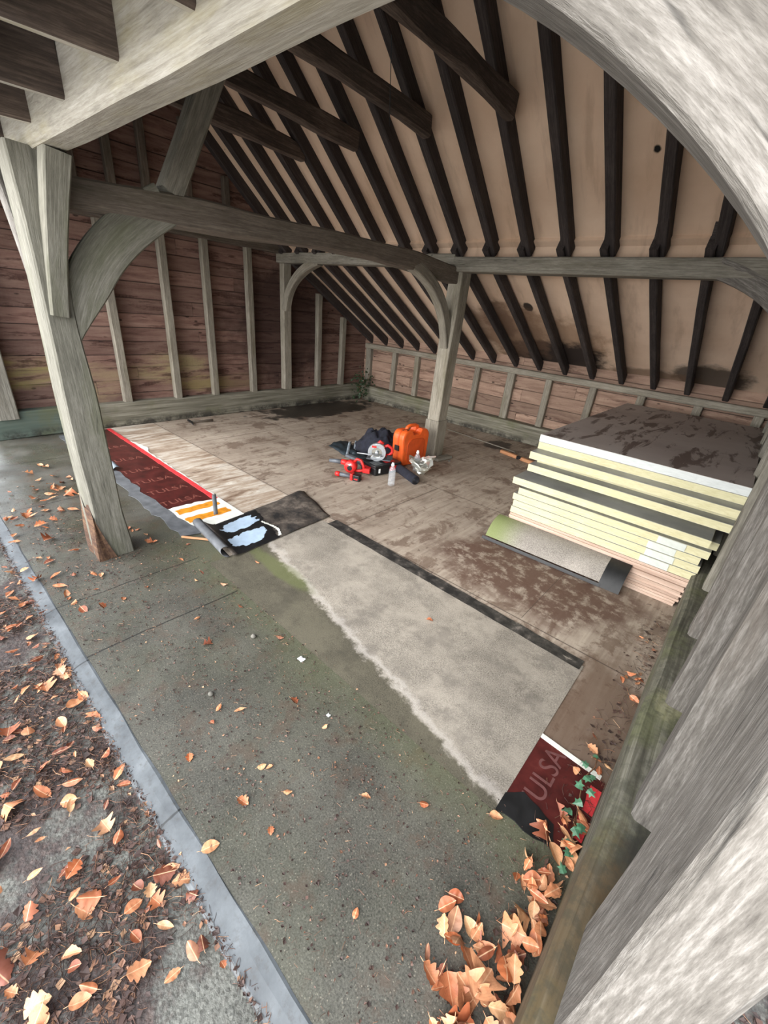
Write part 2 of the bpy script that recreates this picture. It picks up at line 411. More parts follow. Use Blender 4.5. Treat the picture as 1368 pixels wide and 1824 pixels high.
apron_m = ap_t.out(ap_c, ap_t.math('SUBTRACT', .62, ap_t.math('MULTIPLY', wet, .40)))
def slab_dirt(t, p, o, col):
    nb = t.noise(p, 3.4, 7, .68)
    col = t.mix(t.mr(nb, .46, .6, 0, .45), col, c(180, 170, 156))
    col = t.mix(t.mr(t.noise(p, 5.5, 7, .7), .5, .64, 0, .5), col, c(112, 105, 97))
    # old water line and dirt along the front edge
    e = t.math('ADD', t.math('ADD', o[1], t.math('MULTIPLY', o[0], .21)), t.math('MULTIPLY', t.math('SUBTRACT', t.noise(p, 6.5, 8, .7), .5), .2))
    dk = t.mr(e, .955, .925, 0, 1)
    rim = t.math('MULTIPLY', t.mr(e, .93, .965, 0, 1), t.mr(e, .995, .965, 0, .3))
    col = t.mix(rim, col, c(222, 214, 206))
    col = t.mix(dk, col, t.mix(1.0, col, (.33, .33, .275, 1), 'MULTIPLY'))
    gr = t.mr(t.math('SUBTRACT', t.math('MULTIPLY', o[0], -1.0), o[1]), .0, -1.9, 0, 1)
    col = t.mix(t.math('MULTIPLY', t.mr(o[0], -.95, -.35, 0, 1), .35), col, t.mix(1.0, col, (.55, .55, .55, 1), 'MULTIPLY'))
    return t.mix(t.math('MULTIPLY', t.blob(p, -1.8, 1.27, .3, .06, .6, 6), .5), col, c(104, 112, 62))
sl_t, sl_c = felt_mat('pale_mineral_felt', c(88, 82, 74), c(184, 174, 160), 0, slab_dirt)
slab_m = sl_t.out(sl_c, .8)
def selv():
    t = NT('black_felt_selvage'); p = t.pos()
    n = t.noise(p, 14, 6, .7)
    return t.out(t.ramp(n, [(.42, c(34, 33, 32)), (.58, c(70, 66, 62)), (.7, c(128, 120, 112))]), .6)
selv_m = selv()
rf_t, rf_c = felt_mat('grey_felt_offcut', c(92, 86, 80), c(176, 168, 158), 0, lambda t, p, o, col: t.mix(t.mr(o[0], -.86, -1.12, 0, .85), col, c(112, 124, 66)))
rollfelt_m = rf_t.out(rf_c, .8)
black_felt = plain('black_bitumen', c(20, 20, 21), .55, 0, .3, 18)
grey_felt = plain('torn_grey_felt', c(98, 100, 103), .6, 0, .15, 14)
def underside():
    t = NT('felt_underside'); p = t.pos(); o = t.sep(p)
    n = t.noise(t.vm('MULTIPLY', p, (1, 1, 1)), 9, 7, .7)
    return t.out(t.ramp(n, [(.36, c(34, 33, 33)), (.52, c(74, 67, 61)), (.7, c(120, 110, 100))]), .65)
under_m = underside()
film_m = plain('sky_sheen_film', c(176, 196, 216), .35, 0, .05, 20)  # torn release film with the sky's reflection painted in as pale blue
white_m = plain('white_paint', c(232, 232, 222), .6, 0, .06, 16)
orange_film = plain('orange_stripe_film', c(226, 146, 40), .5, 0, .15, 24)
def redply():
    t = NT('dark_red_film_plywood'); p = t.pos()
    n = t.noise(t.vm('MULTIPLY', p, (5, 5, 1)), 2, 6, .65)
    return t.out(t.ramp(n, [(.3, c(50, 20, 20)), (.6, c(84, 34, 32)), (.8, c(112, 60, 54))]), .35)
redply_m = redply()
letter_m = plain('faded_print', c(122, 68, 58), .5, 0, .15, 40)
red_m = plain('red_edge_paint', c(214, 62, 66), .5, 0, .12, 30)
def kerb():
    t = NT('wet_grey_kerb'); p = t.pos(); o = t.sep(p)
    n = t.noise(p, 6, 6, .65)
    col = t.ramp(n, [(.32, c(62, 65, 68)), (.55, c(88, 92, 95)), (.75, c(112, 116, 119))])
    f = None
    for v in (-.91, -1.78, -2.25, -3.1):
        q = t.mr(t.math('ABSOLUTE', t.math('SUBTRACT', t.math('ADD', o[0], t.math('MULTIPLY', t.math('SUBTRACT', t.noise(p, 9, 3), .5), .03)), v)), .002, .005, .85, 0)
        f = q if f is None else t.math('MAXIMUM', f, q)
    col = t.mix(f, col, c(24, 24, 24))
    col = t.mix(t.mr(t.noise(p, 40, 5, .7), .5, .7, 0, .5), col, c(60, 56, 52))
    return t.out(col, .45)
kerb_m = kerb()
def ground():
    t = NT('littered_concrete_ground'); p = t.pos()
    sp_ = t.sep(t.vor(p, 150, 'F1', 'Color'))[0]
    con = t.ramp(t.math('ADD', t.math('MULTIPLY', sp_, .5), t.math('MULTIPLY', t.noise(p, 5, 5), .5)), [(.3, c(80, 80, 74)), (.7, c(116, 116, 108))])
    mu = t.ramp(t.noise(p, 60, 6, .75), [(.35, c(34, 27, 25)), (.55, c(72, 59, 54)), (.75, c(116, 98, 90))])
    m = t.mr(t.noise(p, 2.6, 7, .68), .44, .53, 1, .12)
    t.bump(t.noise(p, 90, 5), .5, .008)
    return t.out(t.mix(m, con, mu), .5)
ground_m = ground()
def leafm():
    t = NT('dry_leaf'); a = t.attr(); rn = t.rnd(); o = t.sep(a)
    col = t.ramp(rn, [(0, c(104, 56, 40)), (.15, c(150, 82, 52)), (.35, c(196, 122, 82)), (.55, c(206, 150, 110)), (.7, c(188, 104, 62)), (.85, c(214, 170, 126)), (1, c(150, 92, 76))])
    n = t.noise(t.vm('MULTIPLY', a, (60, 60, 60)), 1, 4, .6)
    col = t.mix(t.mr(n, .5, .75, 0, .45), col, c(126, 70, 46))
    # veins slanting off the midrib
    ve = t.math('FRACT', t.math('ADD', t.math('MULTIPLY', o[0], 150), t.math('MULTIPLY', t.math('ABSOLUTE', o[1]), -130)))
    col = t.mix(t.mr(ve, .0, .18, .4, 0), col, c(150, 92, 58))
    col = t.mix(t.mr(t.math('ABSOLUTE', o[1]), .0004, .0014, .7, 0), col, c(232, 190, 150))
    return t.out(col, .5)
leaf_m = leafm()
def litterm():
    t = NT('litter_bits'); a = t.attr(); o = t.sep(a)
    col = t.ramp(t.white(o[0]), [(0, c(44, 32, 28)), (.5, c(70, 52, 47)), (.8, c(100, 74, 64)), (.94, c(150, 108, 82)), (1, c(190, 150, 114))])
    return t.out(col, .6)
litter_m = litterm()
foil_m = plain('crumpled_foil', c(224, 224, 216), .34, .75, .03, 8)
facing_t = NT('foil_facing'); _n = facing_t.noise(facing_t.vm('MULTIPLY', facing_t.pos(), (2, 2, 2)), 1.5, 5, .6)
facing_m = facing_t.out(facing_t.ramp(_n, [(.3, c(140, 140, 136)), (.7, c(182, 182, 178))]), .5, .25)
def foam(name, A, B):
    t = NT(name); p = t.obj()
    n = t.noise(t.vm('MULTIPLY', p, (14, 14, 60)), 1.2, 5, .65, .8)
    t.bump(t.noise(p, 220, 3), .25, .003)
    return t.out(t.ramp(n, [(.3, A), (.7, B)]), .8)
cream_m = foam('cream_foam', c(194, 186, 144), c(214, 208, 172))
eps_m = foam('white_foam', c(196, 200, 197), c(216, 219, 217))
def dk_face():
    t = NT('smeared_dark_facing'); p = t.pos()
    n = t.noise(t.vm('MULTIPLY', p, (7, 1.4, 1)), 1.3, 6, .65, .6); m = t.noise(p, 1.6, 4)
    col = t.ramp(m, [(.3, c(164, 152, 146)), (.7, c(190, 180, 174))])
    return t.out(t.mix(t.mr(n, .52, .6, 0, .85), col, c(92, 74, 67)), .6)
dkface_m = dk_face()
case_m = plain('orange_plastic', c(222, 92, 34), .45, 0, .06, 12)
case_d = plain('dark_orange_plastic', c(196, 76, 28), .5, 0, .08, 12)
blackp = plain('black_plastic', c(24, 24, 26), .4, 0, .2, 30)
redp = plain('red_plastic', c(206, 40, 38), .4, 0, .08, 30)
greyp = plain('grey_plastic', c(92, 96, 102), .45, 0, .12, 30)
metal_m = plain('cast_alloy', c(176, 180, 184), .35, .6, .08, 20)
steel_m = plain('bright_steel', c(216, 218, 214), .22, 1.0, .05, 20)
navy = plain('navy_cloth', c(26, 28, 40), .9, 0, .25, 22)
tealb = plain('black_nylon', c(30, 40, 46), .6, 0, .25, 18)
blue_m = plain('blue_cloth', c(44, 84, 152), .8, 0, .15, 20)
strap_m = plain('grey_webbing', c(132, 142, 150), .6, 0, .15, 20)
whitep = plain('white_plastic', c(238, 240, 240), .4, 0, .02, 10)
bt = NT('clear_plastic'); bt.b.inputs['Alpha'].default_value = .22; bt.b.inputs['Specular IOR Level'].default_value = .9
bottle_m = bt.out((.72, .76, .8, 1), .12)
ivy_m = plain('ivy_green', c(70, 112, 84), .45, 0, .25, 60)
plant_m = plain('dark_green_leaf', c(44, 66, 40), .5, 0, .3, 40)
twig_m = plain('brown_twig', c(112, 78, 54), .8, 0, .2, 50)
stone_m = plain('grey_stone', c(112, 108, 100), .85, 0, .2, 30)

# ------------------------------------------------------------------ shell
XG, XR = -5.4, .15          # inner faces of the left gable and right wall studs
YF, YA, YB = .63, 3.85, 5.67
def UZ(y): return 2.0 + (3.95-y)*.854      # underside of the upper back rafters
def LZ(y): return 1.98 - (y-3.95)*.577     # underside of the lower back rafters
YRID = 2.2
def FZ(y): return UZ(YRID) - (YRID-y)*.67 # underside of the front rafters
mb = MB(); mb.box((-5.6, 1.12, -.12), (.36, 5.9, 0)); struct(mb.build('floor', floor_m))
mb = MB(); mb.box((-7.5, .235, -.12), (.36, 1.12, -.0005)); struct(mb.build('felt_apron', apron_m))
mb = MB()
mb.grid(lambda u, v: (-7.5+u*8.2, [.237, .232, .205, .172, .163, .158][round(v*5)]+.006*mnoise.noise((u*40, v*2, 0)), [.0, .001, -.007, -.018, -.024, -.05][round(v*5)]+.002*mnoise.noise((u*60, v, 4))), 120, 5)
struct(mb.build('kerb_edge', kerb_m))
mb = MB(); mb.box((-14, -.9, -.3), (8, .2, -.035)); mb.box((.28, .2, -.3), (8, 9, -.035)); mb.box((-14, .2, -.3), (-7.4, 9, -.035)); struct(mb.build('ground', ground_m))
mb = MB(); mb.box((-16, -16, -.3), (10, -.9, -.033)); struct(mb.build('bounce_ground', plain('pale_bounce', c(206, 200, 190), .9, 0, .1, 40)))  # unseen pale ground, added to bounce light up to the ceiling

def planks(name, mat, along, a0, a1, z0, z1, plane, thick, hh, clip=None, sgn=1):
    mb = MB(); z = z0; i = 0
    while z < z1-.02:
        h = hh*R.uniform(.9, 1.1); zt = min(z+h, z1)
        cuts = [a0]
        q = a0+R.uniform(.8, 3.2)
        while q < a1-.5: cuts.append(q); q += R.uniform(1.8, 3.2)
        cuts.append(a1)
        for b0, b1 in zip(cuts, cuts[1:]):
            off = R.uniform(-.004, .004); i += 1
            n = max(1, int((b1-b0)/.07)); rings = []; gr = []
            for k in range(n+1):
                t_ = b0+.002+(b1-b0-.004)*k/n
                jz = .004*mnoise.noise((t_*1.7, z*5, 3))
                def zz(v):
                    if clip: v = min(v, clip(t_))
                    return v
                lo, hi = zz(z+.003+jz), zz(zt-.002+jz)
                x0 = plane+off*sgn; x1 = plane+off-sgn*thick
                pr_ = [(x0, lo), (x0+sgn*.004, hi), (x1, zz(zt+.014)), (x1, zz(z-.014))]
                if along == 'Y': ring = [Vector((x, t_, zq)) for x, zq in pr_]
                else: ring = [Vector((t_, x, zq)) for x, zq in pr_]
                rings.append(ring); gr.append([(t_, zq-z, float(i)) for x, zq in pr_])
            if max((r[1]-r[0]).length for r in rings) > .004: mb.sweep(rings, gr)
        z = zt
    return struct(mb.build(name, mat))
def gclip(y): return min(FZ(y), UZ(y) if y < 3.95 else LZ(y))+.19
planks('wall_left', gable_pm, 'Y', .6, 5.9, .2, 3.7, XG-.085, .02, .15, gclip)
planks('wall_back', rear_pm, 'X', -5.6, .35, .2, 1.14, YB+.07, .02, .155, sgn=-1)
planks('wall_right', right_pm, 'Y', .735, 5.8, .22, 3.6, .335, .02, .17, gclip, sgn=-1)
# linings of both roof slopes and of the lean-to slope at the back
mb = MB(); k = .11
mb.box((-5.5, 0, 0), (.36, .001, .001)) if False else None
def slope(y0, z0, y1, z1, mi, x0=-5.75, x1=.45, th=.03):
    n = 8
    for i in range(n):
        a, b = i/n, (i+1)/n
    nv = Vector((0, -(z1-z0), (y1-y0))).normalized()
    if nv.z < 0: nv = -nv
    P0, P1 = Vector((0, y0, z0)), Vector((0, y1, z1))
    rings = [[P0+Vector((x, 0, 0)), P1+Vector((x, 0, 0)), P1+nv*th+Vector((x, 0, 0)), P0+nv*th+Vector((x, 0, 0))] for x in [x0+(x1-x0)*j/12 for j in range(13)]]
    mb.sweep(rings, None, mi)
slope(YRID, UZ(YRID)+.145, 3.97, UZ(3.97)+.145, 0)
slope(3.93, LZ(3.93)+.135, 5.95, LZ(5.95)+.135, 0)
slope(.24, FZ(.24)+.145, YRID+.02, FZ(YRID+.02)+.145, 1)
struct(mb.build('ceiling', [lining_m, tile_m]))
# strips of lining between lean-to rafters at the plate
mb = MB(); mb.box((-5.5, 3.985, 2.0), (.35, 4.0, 2.16)); struct(mb.build('trim_1', lining_m))

# ------------------------------------------------------------------ the timber frame
VZ = (0, 0, 1)
# front post (leaning outward at the foot) with rotten foot
PZ = [(0, .625, .19), (.37, .62, .148), (.87, .617, .15), (1.34, .61, .118), (1.6, .62, .13), (1.97, .645, .19)]
def pz(z, k):
    for a, b in zip(PZ, PZ[1:]):
        if z <= b[0]+1e-6: u = (z-a[0])/(b[0]-a[0]); u = u*u*(3-2*u); return a[k]+(b[k]-a[k])*u
    return PZ[-1][k]
fp = [(-2.565-(.2-.035*q/20)/2, pz(1.97*q/20, 1), 1.97*q/20) for q in range(21)]
t = thing('oak_post', 'weathered oak front post with a rotten split foot, standing among leaves at the left', 'post', fp[0])
mb = MB(); timber_mb(mb, fp, lambda q: .20-.035*q, lambda q: pz(1.97*q, 2), (0, 1, 0), .005)
post1 = mb.build('post_shaft', oak_post_m, t, loc=(0, 0, 0)); 
for o_ in (post1,): o_.location = -Vector(fp[0])
sp_ = MB()
def pf(z): return pz(z, 1)-pz(z, 2)/2
sp_.grid(lambda u, v: (-2.764+.202*u, pf(v*.36)-.004-.004*math.sin(u*9+v*4), v*(.36-.05*u+.03*math.sin(u*11))), 8, 10)
sp_.grid(lambda u, v: (-2.557+.003*math.sin(u*7), pf(v*.3)-.006+u*.095*(1-v)**1.1, v*.3), 6, 10)
rot_m = wood('rotten_wood', c(36, 24, 18), c(78, 54, 40), c(128, 98, 70), .6, .9)
q_ = sp_.build('rotten_foot', rot_m, t, loc=(0, 0, 0)); q_.location = -Vector(fp[0])
q_['label'] = 'brown rotten split at the foot'
# front wall plate
timber('front_plate', [(-5.38, .685, 2.165), (.33, .685, 2.165)], .115, .41, VZ, oak_plate, 'heavy sawn oak beam along the open front, crossing the top left corner', 'beam', wob=.006, seg=.12, ch=.014)
# horizontal outlookers under the eaves
for k_, x in enumerate((-.78, -1.16, -1.57, -2.04, -2.46, -2.9, -3.35, -3.8, -4.25, -4.7, -5.15, -.35, .05)):
    w_ = ['second', 'third', 'fourth', 'fifth', 'sixth', 'seventh', 'eighth', 'ninth', 'tenth', 'eleventh', 'twelfth', 'first', ''][k_]
    lb = 'dark eaves joist outside the front beam, %s from the near right post' % (w_ or 'right over') if w_ else 'dark eaves joist right above the near right post'
    o_ = timber('eaves_joist', [(x, .626, 2.135), (x, .372, 2.125)], .036, .23, VZ, [collar_m, oak_plate], lb, 'joist', 'joists under the front eaves')
    for pq in o_.data.polygons:
        if pq.normal.z < -.8: pq.material_index = 1
timber('fascia_board', [(-5.6, .352, 2.125), (.45, .352, 2.125)], .022, .21, VZ, oak_brown, 'pale weathered eaves board outside the front beam', 'board')
for x in (-.97, -1.365, -1.8, -2.25, -2.68, -3.12, -3.57, -4.02, -4.47, -4.92, -.57, -.15):
    pass
# curved braces
def brace(name, pts, w, th, nrm, mat, label, wob=.004):
    return timber(name, pts, w, th, nrm, mat, label, 'brace', wob=wob, ch=.007)
# knee from the front post towards the camera along the plate
brace('curved_brace', bez((-2.585, .605, 1.335), (-2.575, .645, 1.65), (-2.465, .695, 1.965)), lambda q: .074+.022*q, .085, (1, 0, -.2), oak_post_m, 'stubby curved brace on the near side of the front post, rising to the front beam')
brace('curved_brace', bez((-2.68, .61, 1.08), (-2.76, .62, 1.62), (-3.25, .66, 1.985)), .1, .06, (-1, 0, -.6), oak_pale, 'curved pale brace on the far left side of the front post')
# brace from the front post to the tie beam
brace('curved_brace', bez((-2.60, .655, 1.22), (-2.60, .735, 1.62), (-2.60, 1.17, 1.875), 16), .06, lambda q: .03+.16*math.sin(min(1, q*2.4)*PI/2), (0, 1, -1), oak_post_m, 'broad curved brace between the front post and the tie beam')
# tie beam
tp = [(-2.53, .66, 1.83), (-2.53, 1.1, 1.855), (-2.53, 1.55, 1.865), (-2.53, 2.1, 1.885), (-2.53, 2.6, 1.895), (-2.53, 3.1, 1.885), (-2.53, 3.5, 1.86), (-2.53, 3.93, 1.83)]
timber('tie_beam', poly_line([(-2.64, max(.66, b*1.043), 1.5+(z_-.008-1.5)*1.043) for a, b, z_ in tp][:-1]+[(-2.625, 3.93, 1.845)], 24), .15, lambda q: .13+.014*math.sin(q*9), VZ, oak_brown, 'long bowed oak tie beam from the front post back to the inner post', 'beam', wob=.012, ch=.01)
timber('raking_strut', [(-2.62, 1.21, 1.93), (-2.62, 1.70, 2.9)], .1, .11, (0, 1, 0), oak, 'slanting strut rising from the tie beam into the roof', 'strut')
# inner post with its foot block
t = thing('oak_post', 'slim oak inner post on a wider foot block, behind the orange case', 'post', (-2.62, 3.99, 0))
mb = MB(); timber_mb(mb, poly_line([(-2.62, 3.995, .42), (-2.605, 3.99, 1.2), (-2.58, 3.98, 1.9)], 8), .155, .165, (0, 1, 0), .006)
q_ = mb.build('post_shaft', stud_m, t); q_.location = (2.62, -3.99, 0)
mb = MB(); timber_mb(mb, [(-2.62, 3.995, 0), (-2.62, 3.995, .43)], .18, .19, (0, 1, 0), .003)
q_ = mb.build('foot_block', stud_m, t); q_.location = (2.62, -3.99, 0)
def arc_brace(pts, label, mat=stud_m, w=.09, th=.1, nrm=(0, -1, 0)): return brace('curved_brace', pts, w, th, nrm, mat, label)
arc_brace(bez((-2.60, 3.93, 1.20), (-2.60, 3.80, 1.74), (-2.61, 3.24, 1.87), 14), 'curved brace between the inner post and the tie beam', nrm=(0, -1, -.8))
# arcade plate in two lengths
timber('arcade_plate', [(-5.45, 3.94, 1.99), (-2.6, 3.94, 1.975)], .15, .115, VZ, oak, 'greenish oak plate under the roof from the red plank wall to the inner post', 'beam', wob=.006)
timber('arcade_plate', [(-2.6, 3.935, 1.945), (.3, 3.935, 1.945)], .16, .125, VZ, oak, 'straight grey oak plate under the cream roof, right of the inner post', 'beam', wob=.005)
arc_brace(bez((-5.31, 3.92, 1.36), (-5.24, 3.92, 1.82), (-4.62, 3.92, 1.96), 14), 'curved brace at the red plank wall carrying the back plate', th=.1, nrm=(1, 0, -.8))
arc_brace(bez((.14, 3.9, 1.30), (.08, 3.9, 1.78), (-.5, 3.9, 1.95), 14), 'curved pale brace under the right end of the back plate', oak_pale, th=.12, nrm=(-1, 0, -.8))
# right front post and its brace, close to the camera
timber('oak_post', [(.206, .615, .25), (.206, .615, 1.96)], lambda q: .122+.012*max(0, 1-q*5), .25, (0, 1, 0), oak_pale, 'big silvery oak post close by at the bottom right corner', 'post', wob=.004, seg=.1, ch=.012)
brace('curved_brace', bez((.20, .665, 1.30), (.11, .665, 1.72), (-.52, .665, 2.03), 18), .12, .17, (-1, 0, -1), oak_pale, 'curved silvery brace close by at the top right corner')
# right sill and studs
timber('sill_beam', [(.21, .42, .125), (.21, 5.6, .125)], .235, .25, VZ, sill_m, 'mossy oak sill beam on the floor along the right side', 'beam', wob=.007, seg=.12, ch=.02)
ry = [1.115, 1.665, 2.21, 2.74, 3.3, 3.95, 4.5, 5.1]
for i, y in enumerate(ry):
    wd = .105 if i not in (5,) else .16
    timber('wall_stud', [(.237, y, .25), (.237, y, min(gclip(y)-.14, 2.9))], .17, wd, (0, 1, 0), oak_pale if i < 3 else oak,
           'rough grey stud on the right sill, %s back from the near post' % ORD[i], 'stud', 'studs of the right wall', wob=.008, ch=.012)
# left gable: sill, post, studs, girt
timber('sill_beam', [(XG-.04, .52, .135), (XG-.04, 5.75, .135)], .13, .27, VZ, plinth_m, 'green-grey sill along the foot of the red plank wall', 'beam', wob=.008)
gy = [1.765, 2.35, 2.84, 3.42, 4.0, 4.61, 5.13]
for i, y in enumerate(gy):
    top = 2.06 if y < 3.9 else (1.95 if y < 4.1 else LZ(y)+.02)
    timber('wall_stud', [(XG-.03, y+R.uniform(-.01, .01), .27), (XG-.03, y, top)], .08 if i != 4 else .1, .085 if i != 4 else .13, (0, 1, 0), stud_m,
           ('wide corner-jointed post' if i == 4 else 'pale grey stud')+' on the red plank wall, %s from the left' % ORD[i], 'stud', 'studs of the red plank wall')
timber('oak_post', [(XG-.02, .66, .2), (XG-.02, .66, 2.0)], .14, .16, (0, 1, 0), oak, 'oak post at the far left end of the red plank wall', 'post')
timber('girt_beam', [(XG-.02, .6, 2.115), (XG-.02, 4.0, 2.1)], .12, .13, VZ, oak_brown, 'brown cross beam on the red plank wall above the studs', 'beam')
for i, y in enumerate((1.15, 1.62, 1.95, 2.28, 2.72, 3.17)):
    timber('wall_stud', [(XG-.03, y, 2.18), (XG-.03, y, min(FZ(y), UZ(y))+.03)], .07, .075, (0, 1, 0), oak_brown,
           'dim gable stud above the cross beam, %s from the left' % ORD[i], 'stud', 'upper studs of the left gable')
# back wall: sill, eaves plate, studs
timber('sill_beam', [(-5.4, YB+.0, .125), (.33, YB+.0, .125)], .16, .25, VZ, plinth_m, 'grey sill along the foot of the low back wall', 'beam', wob=.006)
timber('eaves_plate', [(-5.4, YB+.03, .905), (.33, YB+.03, .905)], .1, .075, VZ, stud_m, 'grey eaves plate on top of the low back wall', 'beam')
bx = [-5.33, -4.75, -4.26, -3.72, -3.16, -2.62, -2.08, -1.53, -.98, -.43, .1]
for i, x in enumerate(bx):
    wd = .085 if i not in (0, 5) else .11
    timber('wall_stud', [(x, YB+.04, .25), (x+R.uniform(-.015, .015), YB+.04, .875)], .08, wd, (1, 0, 0), stud_m,
           'short grey stud of the low back wall, %s from the far corner' % ORD[i], 'stud', 'studs of the low back wall')
# rafters
ux = [-.57-.34*k_ for k_ in range(15)] + [-.23, .11]
ux = sorted(ux, reverse=True)
nU = Vector((0, -.854, -1)).normalized()
for i, x in enumerate(ux):
    xc = x+.034; j = R.uniform(-.006, .006)
    a = Vector((xc, YRID-.02, UZ(YRID-.02)+.076)); b_ = Vector((xc+j, 3.97, UZ(3.97)+.076))
    timber('roof_rafter', [a, b_], .07, .115, (0, .65, .76), rafter_m, 'dark rafter of the cream roof above the back plate, %s from the right' % ORD[i], 'rafter', 'upper back rafters', wob=.004)
    a = Vector((xc-.035, 3.86, LZ(3.86)+.06)); b_ = Vector((xc-.035-j, 5.78, LZ(5.78)+.06))
    timber('roof_rafter', [a, b_], .06, .105, (0, .5, .86), rafter_m, 'dark rafter of the lean-to slope below the back plate, %s from the right' % ORD[i], 'rafter', 'lower back rafters', wob=.004)
    mbw = MB(); mbw.prism([(3.90, UZ(3.90)+.012), (4.0, UZ(4.0)+.0), (4.0, UZ(4.0)+.12), (3.83, UZ(3.83)+.1)], x-.026, x-.001, 'YZX')
    o_ = mbw.build('rafter_cleat', rafter_m)
    tag(o_, 'small dark wedge block beside a rafter foot on the back plate, %s from the right' % ORD[i], 'block', 'wedge blocks on the back plate')
    a = Vector((xc, .37, FZ(.37)+.07)); b_ = Vector((xc, YRID, FZ(YRID)+.06))
    timber('roof_rafter', [a, b_], .06, .1, (0, -.65, .76), rafter_m, 'dark rafter of the front roof slope over the front beam, %s from the right' % ORD[i], 'rafter', 'front rafters')
# collars
for i, (x, lb) in enumerate(((-1.83, 'rough dark collar beam with pale chipped underside, nearest at the top'), (-2.50, 'dark collar beam, middle one of three under the roof'), (-3.25, 'dark collar beam, farthest of three under the roof'), (-3.95, 'dark collar beam hidden far back towards the left gable'))):
    pts = poly_line([(x, 1.36, 2.77), (x, 2.0, 2.76), (x, 2.6, 2.755), (x, 3.12, 2.73)], 12)
    timber('collar_beam', pts, .07, lambda q: .13+.015*math.sin(q*7+i), VZ, collar_m, lb, 'beam', wob=.016, ch=.014)
o_ = timber('cord', [(-2.2, 2.35, 2.86), (-2.24, 2.43, 2.5)], .004, .004, (1, 0, 0), tealb, 'thin dark cord hanging from the nearest collar beam', 'cord', wob=.0, ch=.001)

# ------------------------------------------------------------------ sheets lying on the floor
def flat(mb, poly, z, th=.004, mi=0):
    mb.prism(poly, z-th, z, 'XYZ', mi)
def ragged(pts, amp=.012, step=.04, seed=1):
    rr = random.Random(seed); out = []
    for (a, b, rag) in pts:
        a = Vector((*a, 0)); b = Vector((*b, 0)); n = max(1, int((b-a).length/step)) if rag else 1
        nn = (b-a).normalized(); nn = Vector((-nn.y, nn.x, 0))
        for i in range(n):
            p = a.lerp(b, i/n)
            if rag and i: p = p+nn*rr.uniform(-amp, amp)
            out.append((p.x, p.y))
    return out
# pale mineral felt sheet
t = thing('felt_sheet', 'long pale grey felt sheet lying on the floor in the middle', 'felt sheet', (-1.1, 1.4, 0))
def child(mb, name, mats, parent, smooth=False, label=None):
    o = mb.build(name, mats, parent, smooth=smooth)
    o.location = -Vector(parent.location) if abs(parent.rotation_euler.z) < 1e-9 else o.location
    if label: o['label'] = label
    return o
mb = MB()
def fz(u, v): return .005+.003*mnoise.noise((u*9, v*4, 2))
mb.grid(lambda u, v: (-2.14+1.975*u, .985+.915*v-.03*u*(1-v)-.02*u*v, fz(u, v)), 40, 16)
child(mb, 'mineral_face', slab_m, t)
mb = MB()
mb.grid(lambda u, v: (-2.08+1.905*u, 1.888+.10*v-.07*u*(.7+.3*v)+.004*mnoise.noise((u*14, 0, v)), .0065+.002*mnoise.noise((u*20, v, 5))), 50, 2)
child(mb, 'selvage_strip', selv_m, t, label='black bitumen strip along the back edge')
# torn lip of grey felt in front of the red plywood
mb = MB()
pl = ragged([((-5.3, 1.0), (-3.9, 1.0), 1), ((-3.9, 1.0), (-2.55, 1.0), 1), ((-2.55, 1.0), (-2.5, 1.17), 0), ((-2.5, 1.17), (-2.75, 1.12), 1), ((-2.75, 1.12), (-3.35, 1.085), 1), ((-3.35, 1.085), (-4.15, 1.115), 1), ((-4.15, 1.115), (-5.3, 1.2), 1), ((-5.3, 1.2), (-5.3, 1.0), 0)], .018, .07, 4)
flat(mb, pl, .009, .004)
tag(mb.build('felt_strip', grey_felt), 'torn grey felt lip along the front edge of the red plywood', 'felt strip')
mb = MB()
mb.grid(lambda u, v: (-4.1+.12*u, 1.06+.07*v, .014+.05*math.sin(v*2.6)*(1-.4*u)), 6, 6)
tag(mb.build('felt_scrap', strap_m, smooth=True), 'small curled scrap of grey felt at the torn edge behind the front post', 'scrap')
# dark red film-faced plywood with print
def letters(word, size, mat, parent, origin, rot, z):
    cu = bpy.data.curves.new('lettering', 'FONT'); cu.body = word; cu.size = size; cu.extrude = .0004
    tmp = bpy.data.objects.new('tmp_text', cu); COL.objects.link(tmp)
    bpy.context.view_layer.update()
    me = bpy.data.meshes.new_from_object(tmp.evaluated_get(bpy.context.evaluated_depsgraph_get()))
    bpy.data.objects.remove(tmp); me.name = 'lettering'; me.materials.clear(); me.materials.append(mat)
    o = bpy.data.objects.new('lettering', me); COL.objects.link(o); o.parent = parent
    o.location = Vector(origin)-Vector(parent.location); o.rotation_euler = (0, 0, rot)
    return o
t = thing('plywood_strip', 'exposed dark red printed plywood strip with a red edge, running back to the plank wall', 'plywood', (-4.1, 1.3, 0))
mb = MB()
pl = ragged([((-5.33, 1.12), (-4.1, 1.03), 0), ((-4.1, 1.03), (-2.95, 1.06), 0), ((-2.95, 1.06), (-2.92, 1.2), 1), ((-2.92, 1.2), (-2.98, 1.465), 1), ((-2.98, 1.465), (-5.33, 1.475), 0), ((-5.33, 1.475), (-5.33, 1.12), 0)], .012, .03, 8)
flat(mb, pl, .006, .005); child(mb, 'film_face', redply_m, t)
mb = MB(); flat(mb, ragged([((-5.33, 1.458), (-2.96, 1.45), 1), ((-2.96, 1.45), (-2.96, 1.492), 0), ((-2.96, 1.492), (-5.33, 1.494), 1), ((-5.33, 1.494), (-5.33, 1.458), 0)], .003, .06, 3), .009, .004)
child(mb, 'red_edge', red_m, t, label='bright red painted edge')
